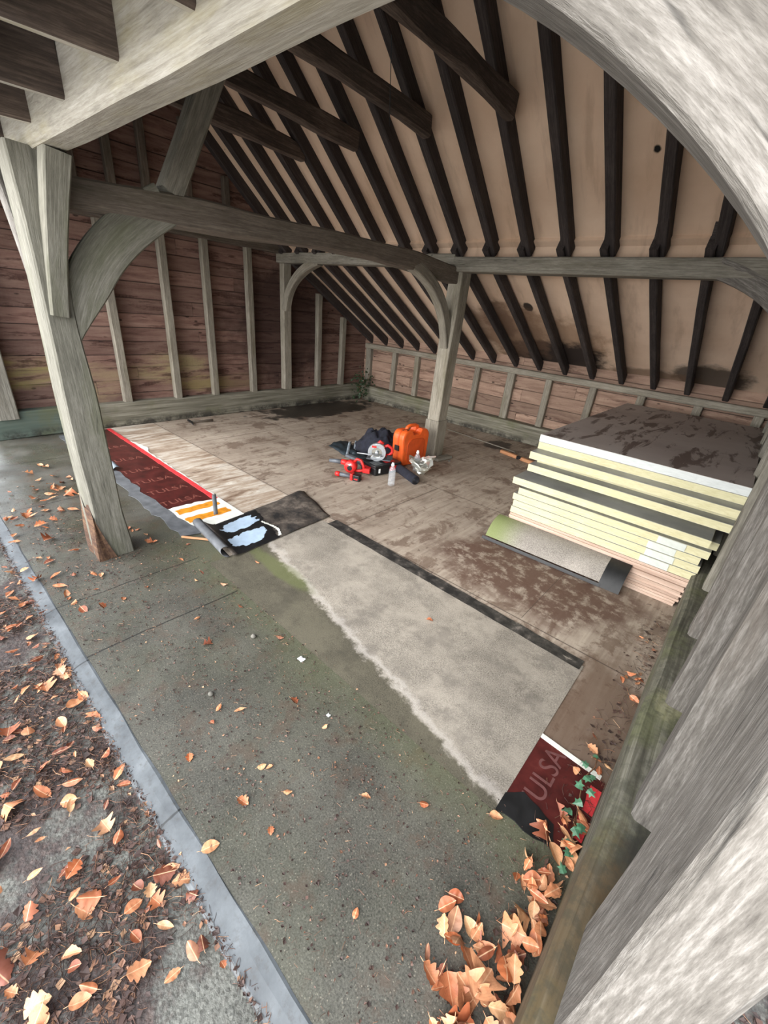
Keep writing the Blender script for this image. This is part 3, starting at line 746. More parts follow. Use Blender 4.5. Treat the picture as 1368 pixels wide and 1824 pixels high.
mb = MB(); flat(mb, ragged([((-4.75, 1.492), (-2.7, 1.49), 0), ((-2.7, 1.49), (-2.72, 1.506), 1), ((-2.72, 1.506), (-4.3, 1.51), 1), ((-4.3, 1.51), (-4.5, 1.56), 1), ((-4.5, 1.56), (-4.8, 1.51), 1), ((-4.8, 1.51), (-4.75, 1.492), 0)], .008, .05, 5), .0045, .004)
child(mb, 'white_edge', white_m, t, label='peeling white edge')
for i, x in enumerate((-3.06, -3.31, -3.57, -3.86, -4.2, -4.62)):
    letters('TULSA', .105, letter_m, t, (x, 1.10+.008*(i % 2), .0066), PI/2, 0)
# white film with orange stripes
t = thing('striped_film', 'torn white film with two orange stripes beside the red plywood strip', 'film', (-2.75, 1.3, 0))
mb = MB(); flat(mb, ragged([((-2.99, 1.06), (-2.6, 1.06), 1), ((-2.6, 1.06), (-2.5, 1.2), 1), ((-2.5, 1.2), (-2.55, 1.5), 0), ((-2.55, 1.5), (-2.97, 1.5), 0), ((-2.97, 1.5), (-2.99, 1.06), 1)], .014, .03, 11), .0085, .004)
child(mb, 'white_film', white_m, t)
for k_, (xa, xb) in enumerate(((-2.93, -2.85), (-2.77, -2.69))):
    mb = MB(); flat(mb, ragged([((xa, 1.13), (xb, 1.13), 1), ((xb, 1.13), (xb, 1.45), 1), ((xb, 1.45), (xa, 1.45), 1), ((xa, 1.45), (xa, 1.13), 1)], .008, .025, 20+k_), .0105, .003)
    child(mb, 'orange_stripe', orange_film, t)
mb = MB()
mb.grid(lambda u, v: (-2.70-.06*v+.005*u, 1.315+.03*u+.03*v, .012+.135*v), 2, 6)
o_ = mb.build('felt_strip', grey_felt, smooth=True); sm = o_.modifiers.new('thick', 'SOLIDIFY'); sm.thickness = .003
tag(o_, 'narrow grey felt strip standing up beside the striped film', 'felt strip')
# folded-back black felt flap
t = thing('felt_flap', 'folded black felt flap with film patches painted with sky sheen at the end of the pale sheet', 'felt flap', (-2.35, 1.6, 0))
def flap(u, v):
    # u from the fold (right) to the free end (left), v from front to back
    x = -2.10-.06*v-.47*u-.035*v*u; y = 1.125+.86*v+.04*u-.03*u*v+.12*u*v
    z = .012+.012*math.sin(u*3)+.05*(u**3)*max(0, v-.5)*2+.012*mnoise.noise((u*3, v*4, 1))
    if v < .12: z += -.0+.05*((.12-v)/.12)**2*(.3+u)
    if u > .93: z -= (u-.93)*.4
    if v > .94: z -= (v-.94)*.5*u
    return (x, y, max(z, .008))
mb = MB(); mb.grid(flap, 26, 40); 
o_ = child(mb, 'felt_underside', under_m, t, True); sm = o_.modifiers.new('thick', 'SOLIDIFY'); sm.thickness = .003
def flap_patch(name, cond, mat, dz, label=None, nu=90, nv=120):
    mb = MB(); idx = {}
    def vid(i, j):
        if (i, j) not in idx:
            q = Vector(flap(i/nu, j/nv)); q.z += dz; idx[(i, j)] = len(mb.v); mb.v.append(q); mb.g.append(tuple(q))
        return idx[(i, j)]
    for i in range(nu):
        for j in range(nv):
            if cond((i+.5)/nu, (j+.5)/nv): mb.f.append([vid(i, j), vid(i+1, j), vid(i+1, j+1), vid(i, j+1)]); mb.mi.append(0)
    return child(mb, name, mat, t, True, label)
def nz(u, v, s_=1): return mnoise.noise((u*5*s_, v*8*s_, 3))*.6+mnoise.noise((u*13, v*22, 8))*.4
flap_patch('black_film', lambda u, v: .0 < u < .97 and .03 < v < .44+.05*nz(u, v), black_felt, .002, 'glossy black part')
def el(u, v, cu, cv, ru, rv): return ((u-cu)/ru)**2+((v-cv)/rv)**2 < 1+1.3*nz(u, v)
flap_patch('sheen_film_patch', lambda u, v: u < .93 and v > .05 and el(u, v, .68, .24, .17, .17), film_m, .004, 'film patch with painted sky sheen, farther from the fold')  # film remnants, coloured by the sky they would mirror
flap_patch('sheen_film_patch', lambda u, v: v > .05 and el(u, v, .27, .2, .15, .15), film_m, .004, 'film patch with painted sky sheen, nearer the fold')
flap_patch('white_scrap', lambda u, v: abs(v-.43-.03*math.sin(u*9)) < .012+.01*nz(u, v, 2) and .03 < u < .5, white_m, .005)
mb = MB()
mb.grid(lambda u, v: (-2.14-.46*u+.02*math.cos(v*4.2), 1.13+.05*u-.045*math.sin(v*3.4)-.02, .035-.03*math.cos(v*3.6)+.006), 16, 8)
o_ = child(mb, 'curled_edge', grey_felt, t, True, 'curled grey front edge'); sm = o_.modifiers.new('thick', 'SOLIDIFY'); sm.thickness = .002
# exposed red plywood and torn pieces at the right
t = thing('plywood_strip', 'dark red printed plywood patch between pale felt and right sill, under orange leaves', 'plywood', (-.05, 1.15, 0))
mb = MB(); flat(mb, [(-.168, .985), (.088, 1.0), (.088, 1.335), (-.165, 1.345)], .004, .004); child(mb, 'film_face', redply_m, t)
mb = MB(); flat(mb, [(-.165, 1.345), (.07, 1.335), (.07, 1.357), (-.165, 1.367)], .006, .005); child(mb, 'white_edge', white_m, t, label='white edge')
mb = MB(); flat(mb, ragged([((-.168, .965), (.03, .985), 1), ((.03, .985), (.0, 1.06), 1), ((.0, 1.06), (-.12, 1.09), 1), ((-.12, 1.09), (-.168, 1.04), 1), ((-.168, 1.04), (-.168, .965), 0)], .006, .03, 2), .006, .004); child(mb, 'black_edge', black_felt, t, label='black bitumen corner')
for y0, y1 in ((1.07, 1.15), (1.18, 1.29)):
    mb = MB(); flat(mb, ragged([((.055, y0), (.088, y0), 0), ((.088, y0), (.088, y1), 0), ((.088, y1), (.05, y1), 1), ((.05, y1), (.055, y0), 1)], .006, .03, 3), .007, .004); child(mb, 'red_edge', red_m, t)
letters('TULSA', .105, plain('faded_print_grey', c(104, 66, 64), .5, 0, .1, 40), t, (-.055, 1.03, .0046), PI/2, 0)
# rolled felt offcut in front of the stack
t = thing('felt_offcut', 'curled offcut of grey felt with black edges leaning on the foot of the board stack', 'felt offcut', (-.7, 2.75, 0))
def roll(u, v):
    v = max(v, 0); a = v*1.9
    y0 = 2.655+.03*u
    return (-1.16+.95*u, y0+.19*(v**1.1)-.02*math.sin(v*3.1), .006+.15*math.sin(a*.82))
mb = MB(); mb.grid(lambda u, v: roll(u*.865, .12+.88*v), 30, 12)
o_ = child(mb, 'mineral_face', rollfelt_m, t, True)
mb = MB(); mb.grid(lambda u, v: roll(.865+.135*u, .0+1.0*v), 5, 12); o_ = child(mb, 'black_end', black_felt, t, True, 'glossy black end')
mb = MB(); mb.grid(lambda u, v: (lambda q: (q[0]-.02, q[1]-.005, q[2]))(roll(u*.9, .13*v-.04)), 30, 3); o_ = child(mb, 'black_edge', black_felt, t, True, 'black lower edge')

# ------------------------------------------------------------------ stack of boards
XL, XW = -1.045, 1.2
def board(x, y, z, th, core, label, depth=2.4, facing=facing_m, rz=0.0, w=1.2):
    t = thing('insulation_board', label, 'insulation board', (x, y, z), rz, 'boards stacked at the right')
    mb = MB()
    n = 20; rings = []
    for i in range(n+1):
        xx = w*i/n; j = .0025*mnoise.noise((xx*7, z*30, 1)); e = 0.0015
        rings.append([Vector((xx, j, e)), Vector((xx, depth, e)), Vector((xx, depth, th-e)), Vector((xx, j+.001*mnoise.noise((xx*19, z*9, 5)), th-e))])
    mb.sweep(rings); mb.build('foam_core', core, t)
    mb = MB(); mb.box((.001, .002, th-.0014), (w-.001, depth, th)); mb.build('top_facing', facing, t)
    mb = MB(); mb.box((.001, .002, 0), (w-.001, depth, .0014)); mb.build('bottom_facing', facing, t)
    return t
z0 = .199
patch_m = plain('pale_patch', c(204, 208, 200), .7, 0, .05, 20)
spec = [(-1.095, 2.862, cream_m, 'cream insulation board, lowest of the stack, lying on the plywood sheets'),
        (-1.09, 2.868, cream_m, 'second cream insulation board from the bottom of the stack'),
        (-1.105, 2.872, cream_m, 'third cream insulation board from the bottom of the stack'),
        (-1.075, 2.878, cream_m, 'fourth cream insulation board from the bottom, with the white patch near its right end'),
        (-1.055, 2.93, cream_m, 'set-back cream insulation board just under the foil-topped protruding one'),
        (-1.10, 2.785, cream_m, 'insulation board sticking out farthest to the front with a wide foil top showing'),
        (-.985, 3.02, cream_m, 'insulation board set back above the foil-topped one, poking out at the right'),
        (-1.04, 2.848, cream_m, 'cream insulation board third from the top with foil top strip'),
        (-1.02, 2.945, cream_m, 'set-back cream insulation board between two protruding ones near the top'),
        (-1.035, 2.812, cream_m, 'cream insulation board protruding two below the white top board'),
        (-1.035, 2.93, cream_m, 'cream insulation board directly under the white top board')]
for i, (x, y, m, lb) in enumerate(spec):
    tb = board(x, y, z0+.0507*i, .05, m, lb, rz=R.uniform(-.003, .003))
    if i < 4:
        mbp = MB(); sh = (-.03, -.02, -.01, .0)[i]; mbp.box((.93+sh, -.004, .002), (1.08+sh*.6, -.001, .048)); mbp.build('white_patch', patch_m, tb)
top = board(-1.037, 2.93, z0+.0507*11, .052, eps_m, 'white-edged board with a smeared dark top, topmost of the stack', facing=dkface_m)
# plywood sheets below
for i in range(11):
    x = -1.09+R.uniform(-.008, .008)-.0; wv = 1.2-.004*(10-i)+R.uniform(-.006, .006)
    mb = MB(); th = .0172
    n = 10; rings = []; grs = []
    for k_ in range(n+1):
        xx = wv*k_/n
        rings.append([Vector((xx, 0, .0004)), Vector((xx, 2.4, .0004)), Vector((xx, 2.4, th)), Vector((xx, 0, th))])
        grs.append([(xx, 0, 0), (xx, 2.4, 0), (xx, 2.4, th*3), (xx, 0, th*3)])
    mb.sweep(rings, grs)
    o = mb.build('plywood_sheet', ply_edge); o.location = (x, 2.845+R.uniform(-.006, .006)+(.01 if i > 7 else 0), .0003+.01805*i)
    tag(o, 'thin pinkish plywood sheet under the cream boards, %s from the floor' % ORD[i], 'plywood sheet', 'plywood sheets under the boards')

# ------------------------------------------------------------------ loose timber
t = thing('measuring_batten', 'orange softwood batten with a dark label sticking out left of the stack', 'batten', (-2.1, 4.86, 0))
mb = MB(); timber_mb(mb, [(-2.16, 4.87, .022), (-1.02, 4.63, .022)], .05, .04, VZ, .002); child(mb, 'batten', pale_stick, t)
mb = MB(); timber_mb(mb, [(-1.915, 4.8185, .022), (-1.855, 4.8065, .022)], .0515, .0415, VZ, 0); child(mb, 'label_band', blackp, t, label='dark label wrapped round the batten')
timber('timber_lath', [(-3.2, 5.2, .008), (-2.05, 5.05, .008)], .02, .012, VZ, stud_m, 'thin pale lath on the floor behind the inner post', 'lath', wob=.002, ch=.002)
timber('timber_offcut', [(-2.47, 3.86, .018), (-2.44, 4.1, .018)], .09, .03, VZ, oak, 'grey timber offcut on the floor against the inner post foot', 'offcut', wob=.004)
timber('timber_peg', [(-2.535, 1.0, .012), (-2.375, 1.13, .012)], .014, .014, VZ, pale_stick, 'thin orange-brown stick on the apron in front of the black flap', 'stick', wob=.002, ch=.004)
t = thing('hammer', 'claw hammer lying on the floor by the foot of the red plank wall', 'hammer', (-5.15, 2.45, 0))
mb = MB(); mb.tube([(-5.16, 2.33, .02), (-5.13, 2.45, .022), (-5.10, 2.6, .022)], [.013, .012, .016], 8); child(mb, 'handle', oak_brown, t, True)
mb = MB(); mb.tube([(-5.02, 2.30, .02), (-5.1, 2.325, .024), (-5.17, 2.335, .024), (-5.24, 2.345, .02)], [.006, .012, .015, .014], 8); child(mb, 'head', blackp, t, True)

# ------------------------------------------------------------------ tools
def rrect(w, h, r, n=6, cx=0, cy=0):
    P = []
    for k_, (sx, sy) in enumerate(((1, 1), (-1, 1), (-1, -1), (1, -1))):
        for i in range(n+1):
            a = PI/2*k_+PI/2*i/n
            P.append((cx+sx*(w/2-r)+r*math.cos(a), cy+sy*(h/2-r)+r*math.sin(a)))
    return P
# orange case: broad side faces +X
t = thing('tool_case', 'upright bright orange moulded plastic case leaning by the inner post', 'case', (-2.62, 3.55, 0), -0.10)
def casepoly(s=1.0, notch=True):
    P = [(-.19, .03), (-.17, .005), (.17, .005), (.19, .03), (.205, .30)]
    P += [(.205-.07*(1-math.cos(a)), .30+.085*math.sin(a)) for a in [PI/2*i/6 for i in range(1, 7)]]
    P += [(.075, .40), (.065, .40)] if not notch else [(.085, .388), (.07, .35), (.045, .338), (-.045, .338), (-.07, .35), (-.085, .388)]
    P += [(-.205+.07*(1-math.cos(a)), .30+.085*math.sin(a)) for a in [PI/2*i/6 for i in range(6, 0, -1)]]
    P += [(-.205, .30)]
    return [(u*s, v) for u, v in P]
mb = MB(); mb.prism(casepoly(), .003, .082, 'YZX', bev=.022); mb.build('front_shell', case_m, t, smooth=False)
mb = MB(); mb.prism(casepoly(), -.082, -.003, 'YZX', bev=.022); mb.build('back_shell', case_m, t)
mb = MB(); mb.prism([(u*.985, v*.985+.003) for u, v in casepoly()], -.01, .01, 'YZX'); mb.build('seam', case_d, t)
pan = rrect(.27, .26, .07, 6, .0, .165)
mb = MB(); mb.prism(pan, .080, .088, 'YZX', bev=.006); mb.build('raised_panel', case_d, t)
mb = MB(); mb.tube([(0, -.09, .375), (0, -.075, .405), (0, -.04, .418), (0, .04, .418), (0, .075, .405), (0, .09, .375)], .019, 10); mb.build('handle', case_m, t, smooth=True)
mb = MB(); mb.prism(rrect(.05, .05, .004, 2, 0, 0), .0, .002, 'XYZ')
q_ = mb.build('label_frame', blackp, t); q_.location = (.03, -.128, .3835); q_.rotation_euler = (.25, 0, 0)
mb = MB(); mb.prism(rrect(.03, .028, .003, 2, 0, 0), .0, .0035, 'XYZ'); q_ = mb.build('label_centre', case_m, t); q_.location = (.03, -.128, .3835); q_.rotation_euler = (.25, 0, 0)
for sy in (-1, 1):
    mb = MB(); mb.box((-.03, sy*.2-.012, .17), (.03, sy*.2+.012, .225)); mb.build('latch', blackp, t)
# bottles
def bottle(name, loc, label, lvl):
    t = thing(name, label, 'bottle', loc)
    pr_ = [(.028, 0), (.033, .004), (.033, .03), (.031, .035), (.033, .04), (.033, .065), (.030, .075), (.0325, .085), (.033, .14), (.030, .158), (.018, .185), (.0135, .192), (.0135, .2)]
    mb = MB(); mb.lathe(pr_, 20); mb.build('plastic_body', bottle_m, t, smooth=True)
    mb = MB(); mb.lathe([(.0165, .196), (.0165, .206), (.014, .208), (.012, .222), (.008, .226)], 16); mb.build('cap', whitep, t, smooth=True)
    mb = MB(); mb.lathe([(.0334, .088), (.0336, .138)], 20, caps=False); mb.build('label_band', strap_m, t, smooth=True) if False else None
    return t
bottle('water_bottle', (-2.30, 2.885, 0), 'clear plastic water bottle with white cap standing in front of the black toolbox', .1)
bottle('water_bottle', (-2.40, 3.40, 0), 'clear plastic bottle with white cap between the orange case and crumpled foil', .1)
# crumpled foil
mb = MB(); rr = random.Random(5)
def foilp(u, v):
    a = u*2*PI; r = (.06+.13*v)*(1+.2*math.cos(a*2+.5))
    z = .006+.15*v**.8*(.72+.42*abs(math.sin(a+.4)))
    j = Vector((mnoise.noise((u*7, v*6, 1)), mnoise.noise((u*7, v*6, 8)), mnoise.noise((u*9, v*7, 15))))*.045*(.4+v)
    return Vector((-2.315+r*math.cos(a)*.62, 3.375+r*math.sin(a), max(z, .004)))+Vector((j.x, j.y, j.z*.8 if z > .03 else abs(j.z)*.2))
mb.grid(foilp, 34, 14)
o_ = mb.build('foil_wrapper', foil_m); sm = o_.modifiers.new('thick', 'SOLIDIFY'); sm.thickness = .001
tag(o_, 'crumpled silver foil on the floor in front of the orange case', 'foil')
# dark roll
t = thing('cloth_roll', 'dark navy rolled sheet lying between toolbox, case and foil', 'roll', (-2.32, 3.15, 0))
mb = MB()
sp = [(.004+.0045*a, a) for a in [i*.35 for i in range(26)]]
P = [(r*math.cos(a), r*math.sin(a)) for r, a in sp]; Q = [(r*.93*math.cos(a), r*.93*math.sin(a)) for r, a in reversed(sp)]
mb.lathe([(.044, -.17), (.045, -.16), (.045, .16), (.044, .17)], 18, 'X', (0, 0, .045)); q_ = mb.build('rolled_sheet', navy, t, smooth=True); q_.rotation_euler = (0, 0, -.38)
mb = MB(); 
for r_ in (.038, .028, .018):
    mb.lathe([(r_, .1702), (r_-.003, .172), (r_-.006, .1702)], 16, 'X', (0, 0, .045), caps=False)
q_ = mb.build('roll_end', blackp, t); q_.rotation_euler = (0, 0, -.38)
# black toolbox
t = thing('tool_box', 'low black plastic toolbox with red latch panels under the circular saw', 'toolbox', (-2.63, 3.10, 0), -.16)
mb = MB(); mb.prism(rrect(.24, .34, .02, 4), .006, .082, 'XYZ', bev=.006); mb.build('body', blackp, t)
mb = MB(); mb.prism(rrect(.25, .35, .022, 4), .084, .108, 'XYZ', bev=.006); mb.build('lid', blackp, t)
for k_ in range(5):
    mb = MB(); mb.box((.02+.018*k_, -.165, .107), (.03+.018*k_, -.06, .113)); mb.build('lid_rib', blackp, t)
mb = MB(); mb.box((.119, .02, .03), (.1225, .12, .078)); mb.build('red_panel', redp, t, None)['label'] = 'red side panel'
mb = MB(); mb.box((-.04, -.178, .03), (.05, -.168, .075)); mb.build('latch', redp, t)['label'] = 'red latch'
mb = MB(); mb.box((.119, -.125, .03), (.124, -.105, .075)); mb.build('white_label', whitep, t)['label'] = 'small white label'
mb = MB(); mb.box((-.06, .0, .108), (.08, .12, .1095)); mb.build('lid_badge', case_d if False else redp, t)['label'] = 'dull red lid badge'
# grey rail next to it
timber('grey_rail', [(-2.96, 2.93, .1), (-2.72, 2.94, .09)], .05, .03, VZ, greyp, 'flat grey plastic bar between the black bag and the blower', 'bar', wob=.0, ch=.006)
# circular saw on top
t = thing('circular_saw', 'grey and red cordless circular saw lying on top of the toolbox', 'saw', (-2.66, 3.06, .112), 0.65)
def ring(mb, r0_, r1_, y0_, y1_, a0, a1, n=28, c_=(0, 0)):
    P = [(c_[0]+r1_*math.cos(a0+(a1-a0)*i/n), c_[1]+r1_*math.sin(a0+(a1-a0)*i/n)) for i in range(n+1)]+[(c_[0]+r0_*math.cos(a0+(a1-a0)*i/n), c_[1]+r0_*math.sin(a0+(a1-a0)*i/n)) for i in range(n, -1, -1)]
    mb.prism(P, y0_, y1_, 'XZY')
mb = MB(); mb.lathe([(.078, -.001), (.078, .001)], 32, 'Y', (0, -.02, .085)); mb.build('blade', steel_m, t)
mb = MB(); ring(mb, .052, .088, -.03, -.006, -2.4, 1.9, 30, (0, .085)); mb.build('blade_guard', metal_m, t)
mb = MB(); ring(mb, .055, .094, -.026, .012, .7, 3.6, 24, (0, .085)); mb.build('upper_guard', metal_m, t)
mb = MB(); mb.prism(rrect(.25, .1, .012, 3), -.004, .004, 'XYZ', bev=.001); q_ = mb.build('base_plate', greyp, t); q_.location = (.02, .02, .012)
mb = MB(); mb.lathe([(.03, -.01), (.043, .0), (.043, .06), (.036, .075), (.02, .08)], 18, 'Y', (.01, 0, .095)); mb.build('motor', greyp, t, smooth=True)
mb = MB(); mb.lathe([(.012, -.045), (.02, -.04), (.02, -.028)], 14, 'Y', (0, 0, .085)); mb.build('arbor', metal_m, t, smooth=True)
mb = MB(); mb.tube([(.05, .03, .13), (.1, .03, .155), (.145, .03, .13), (.15, .03, .09), (.12, .03, .055), (.07, .03, .05)], .016, 10); mb.build('rear_handle', redp, t, smooth=True)
mb = MB(); mb.tube([(-.01, .03, .15), (.02, .035, .185), (.055, .03, .165)], .017, 10); mb.build('front_grip', redp, t, smooth=True)
mb = MB(); mb.box((-.055, -.034, .135), (-.01, -.0285, .155)); mb.build('badge', redp, t)
mb = MB(); mb.box((.1, .0, .02), (.16, .06, .06)); mb.build('battery', blackp, t)
mb = MB(); mb.tube([(-.2, -.05, .07), (.06, -.045, .06)], .006, 8); mb.build('rip_guide', metal_m, t, smooth=True)
# blower
t = thing('leaf_blower', 'red cordless blower with black nozzle and red loop handle beside the toolbox', 'blower', (-2.765, 2.80, 0), .5)
mb = MB(); mb.lathe([(.03, -.045), (.058, -.04), (.064, -.02), (.064, .02), (.058, .04), (.03, .045)], 24, 'Y', (0, 0, .068)); mb.build('fan_housing', redp, t, smooth=True)
mb = MB(); mb.lathe([(.004, -.047), (.026, -.0465), (.026, -.044)], 16, 'Y', (0, 0, .06)); mb.build('air_intake', blackp, t)
mb = MB(); mb.tube([(-.03, 0, .095), (-.075, 0, .098), (-.1, 0, .098)], [.032, .028, .026], 14); mb.build('neck', redp, t, smooth=True)
mb = MB(); mb.tube([(-.095, 0, .098), (-.16, 0, .096), (-.225, 0, .092)], [.024, .021, .017], 14); mb.build('nozzle', greyp, t, smooth=True)
mb = MB(); mb.tube([(.03, 0, .115), (.06, 0, .15), (.1, 0, .145), (.13, 0, .09), (.135, 0, .055)], .015, 10); mb.build('grip', redp, t, smooth=True)
mb = MB(); mb.tube([(.03, 0, .03), (.08, 0, .03), (.16, 0, .05)], .015, 10); mb.build('lower_strut', redp, t, smooth=True)
mb = MB(); mb.box((.13, -.032, .03), (.20, .032, .075)); mb.build('battery_foot', redp, t)
mb = MB(); mb.prism([(-.025, .092), (.018, .112), (.006, .1), (.026, .098), (-.012, .082), (-.002, .094)], -.0475, -.0445, 'XZY'); mb.build('white_mark', whitep, t)
# small multi-tool
t = thing('cordless_tool', 'small red and grey cordless tool with black battery, lying nearest the camera', 'power tool', (-2.67, 2.66, 0), .42)
mb = MB(); mb.tube([(-.12, 0, .03), (-.1, 0, .03), (-.075, 0, .03)], [.022, .026, .024], 14); mb.build('head', redp, t, smooth=True)
mb = MB(); mb.tube([(-.08, 0, .03), (-.02, 0, .03), (.04, 0, .032)], [.021, .019, .022], 14); mb.build('grip', greyp, t, smooth=True)
mb = MB(); mb.prism(rrect(.03, .066, .012, 4), .0, .064, 'XYZ', bev=.006); q_ = mb.build('collar', redp, t); q_.location = (.052, 0, 0)
mb = MB(); mb.prism(rrect(.07, .07, .01, 4), .0, .058, 'XYZ', bev=.005); q_ = mb.build('battery', blackp, t); q_.location = (.102, 0, 0)
mb = MB(); mb.box((.085, -.037, .015), (.12, -.0345, .028)); mb.build('battery_mark', redp, t)
# bag and jacket
def cloth(name, mat, c0, rx, ry, hz, seed, label, cat, rz=0.0, amp=.28):
    mb = MB()
    def fn(u, v):
        a = u*2*PI; r = v
        w_ = 1+.22*mnoise.noise((math.cos(a)*1.6+seed, math.sin(a)*1.6, 0))
        x, y = rx*r*math.cos(a)*w_, ry*r*math.sin(a)*w_
        h = hz*(1-r**2.4)*(1+amp*2*mnoise.noise((x*9+seed, y*9, 3))+amp*mnoise.noise((x*22, y*22+seed, 7)))
        return Vector((c0[0]+x*math.cos(rz)-y*math.sin(rz), c0[1]+x*math.sin(rz)+y*math.cos(rz), max(.004, h)))
    mb.grid(lambda u, v: fn(u, 1-v*.999), 56, 22)
    o = mb.build(name, mat, smooth=True); tag(o, label, cat); return o
cloth('jacket', navy, (-3.0, 3.50, 0), .37, .21, .27, 3.3, 'heap of dark navy clothing behind the power tools', 'clothing', .7, .2)
cloth('blue_cloth', blue_m, (-2.93, 3.76, 0), .11, .08, .24, 8.1, 'bit of blue cloth poking out beside the orange case', 'cloth', .2, .25)
t = thing('tool_bag', 'flat open black nylon bag with grey straps, left of the clothing heap', 'bag', (-3.2, 3.1, 0))
mb = MB(); mb.grid(lambda u, v: (-3.50+.72*u, 3.16-.2*u+.30*v-.1*v*u, .015+.11*v*(1-v)*2*(.4+.6*u)+.02*mnoise.noise((u*6, v*6, 2))+.012), 24, 14)
o_ = child(mb, 'bag_panel', tealb, t, True); sm = o_.modifiers.new('thick', 'SOLIDIFY'); sm.thickness = .006
for k_ in range(2):
    mb = MB(); mb.grid(lambda u, v: (-3.36+.26*u+.05*k_+.02*v, 3.35-.30*u+.05*k_+.025*v, .075+.02*math.sin(u*5+k_)), 14, 2)
    o_ = child(mb, 'strap', strap_m, t, True); sm = o_.modifiers.new('thick', 'SOLIDIFY'); sm.thickness = .003

# ------------------------------------------------------------------ plants
def ivy_leaf(mb, s, o, n, a):
    P = [(0, 0), (-.42, .1), (-.3, .42), (-.5, .62), (-.16, .66), (0, 1.05), (.16, .66), (.5, .62), (.3, .42), (.42, .1)]
    n = Vector(n).normalized(); e1 = n.orthogonal().normalized(); e2 = n.cross(e1)
    d1 = e1*math.cos(a)+e2*math.sin(a); d2 = n.cross(d1)
    V = [Vector(o)+d2*u*s+d1*v*s+n*(-.25*s*abs(u)) for u, v in P]
    V.append(Vector(o)+d1*.4*s)
    mb.add(V, [(10, i, (i+1) % 10) for i in range(10)])
t = thing('ivy', 'ivy trail with green leaves climbing in along the right sill by the red plywood', 'ivy', (.05, 1.15, 0))
mb = MB(); mb.tube([(.065, .93, .01), (.06, 1.05, .03), (.04, 1.16, .035), (.02, 1.27, .03), (.04, 1.36, .02), (.03, 1.42, .04)], .0025, 6); child(mb, 'stem', twig_m, t, True)
for (x, y, z, s) in ((.075, .93, .03, .03), (.07, .98, .04, .034), (.062, 1.02, .045, .036), (.05, 1.07, .05, .034), (.065, 1.09, .06, .036), (.03, 1.12, .045, .036), (.045, 1.17, .05, .034), (.02, 1.21, .045, .034), (.045, 1.23, .05, .032), (.02, 1.28, .04, .034), (.04, 1.3, .045, .03), (.02, 1.33, .035, .028), (.03, 1.39, .05, .024)):
    mb = MB(); ivy_leaf(mb, s*1.0, (x, y, z), (R.uniform(-.5, .3), R.uniform(-.7, .1), 1), R.uniform(0, 6)); child(mb, 'leaf', ivy_m, t)
t = thing('corner_plant', 'small dark leafy plant growing in the far corner on the sill', 'plant', (-5.2, 5.45, 0))
mb = MB()
for k_ in range(7): mb.tube([(-5.27+R.uniform(-.02, .03), 5.48, .02), (-5.24+R.uniform(-.05, .12), 5.45+R.uniform(-.2, .1), R.uniform(.25, .55))], .003, 5)
child(mb, 'stem', twig_m, t)
mb = MB()
for k_ in range(150):
    ivy_leaf(mb, R.uniform(.03, .05), (-5.22+R.gauss(0, .05), 5.44+R.gauss(0, .1), max(.03, R.gauss(.27, .14))), (R.uniform(-.3, 1), R.uniform(-1, .3), R.uniform(.1, 1)), R.uniform(0, 6))
q_ = child(mb, 'foliage', plant_m, t); q_['kind'] = 'stuff'

# ------------------------------------------------------------------ fallen leaves
def leaf_mesh(kind, seed):
    rr = random.Random(seed); n = 14; m_ = 6; mb = MB()
    curl = rr.uniform(.25, 1.1); bend = rr.uniform(-.35, .5); tw = rr.uniform(-.6, .6); fold = rr.uniform(.1, .6)
    def halfw(t_):
        base = .34*max(0.0, math.sin(PI*min(1, t_**.85)))**.75
        if kind == 'oval': return base
        if kind == 'slim': return base*.62
        if kind == 'lobed': return base*(.62+.5*abs(math.sin(t_*PI*3.6)))*1.15
        if kind == 'torn': return base*(.75+.35*mnoise.noise((t_*6, seed, 0)))
        return base*(.5+.95*abs(math.sin(t_*PI*2.1+.5))**1.5)*1.55
    def fn(u, v):
        t_ = v; w_ = halfw(t_)*(2*u-1)
        x = t_-.5; y = w_
        z = fold*abs(w_)*.8+curl*w_*w_*1.2+bend*(x*x)*.9+tw*x*w_+.05*mnoise.noise((x*5, y*5, seed))
        return Vector((x, y, z))
    L = .05 if kind != 'star' else .06
    mb.grid(lambda u, v: fn(u, v)*L, m_, n, 0, lambda u, v: tuple(fn(u, v)*L))
    mz = min(p.z for p in mb.v); mb.v = [p-Vector((0, 0, mz)) for p in mb.v]
    st = [Vector((-.5, 0, 0))*L-Vector((0, 0, mz))+Vector((0, 0, bend*.25*.9*L)), Vector((-.72, .03, 0))*L+Vector((0, 0, .001-mz*.2))]
    mb.tube(st, [.0008, .0006], 5)
    o = mb.build('fallen_leaf', leaf_m, smooth=True)
    me = o.data; bpy.data.objects.remove(o); return me
KD = {'oval': 'oval', 'slim': 'narrow', 'lobed': 'lobed oak', 'torn': 'ragged', 'star': 'pointed star-shaped'}
LM = {k_: [leaf_mesh(k_, 10*i+7+j) for j in range(4)] for i, k_ in enumerate(KD)}
NL = [0]
def leaf(x, y, z, kind, zone_l, zone_g, s=1.0, tilt=.25, label=None, rz=None):
    o = bpy.data.objects.new('fallen_leaf', R.choice(LM[kind])); COL.objects.link(o)
    fl = R.random() < .35
    o.location = (x, y, z+(.012*s if fl else 0)); o.rotation_euler = (R.gauss(0, tilt)+(PI if fl else 0), R.gauss(0, tilt), R.uniform(0, 2*PI) if rz is None else rz)
    o.scale = (s, s, s)
    if abs(tilt) > .4: o.location.z += .01
    if label: tag(o, label, 'leaf')
    else: tag(o, 'dry %s leaf %s' % (KD[kind], zone_l), 'leaf', '%s leaves %s' % (KD[kind], zone_g))
    NL[0] += 1
    return o
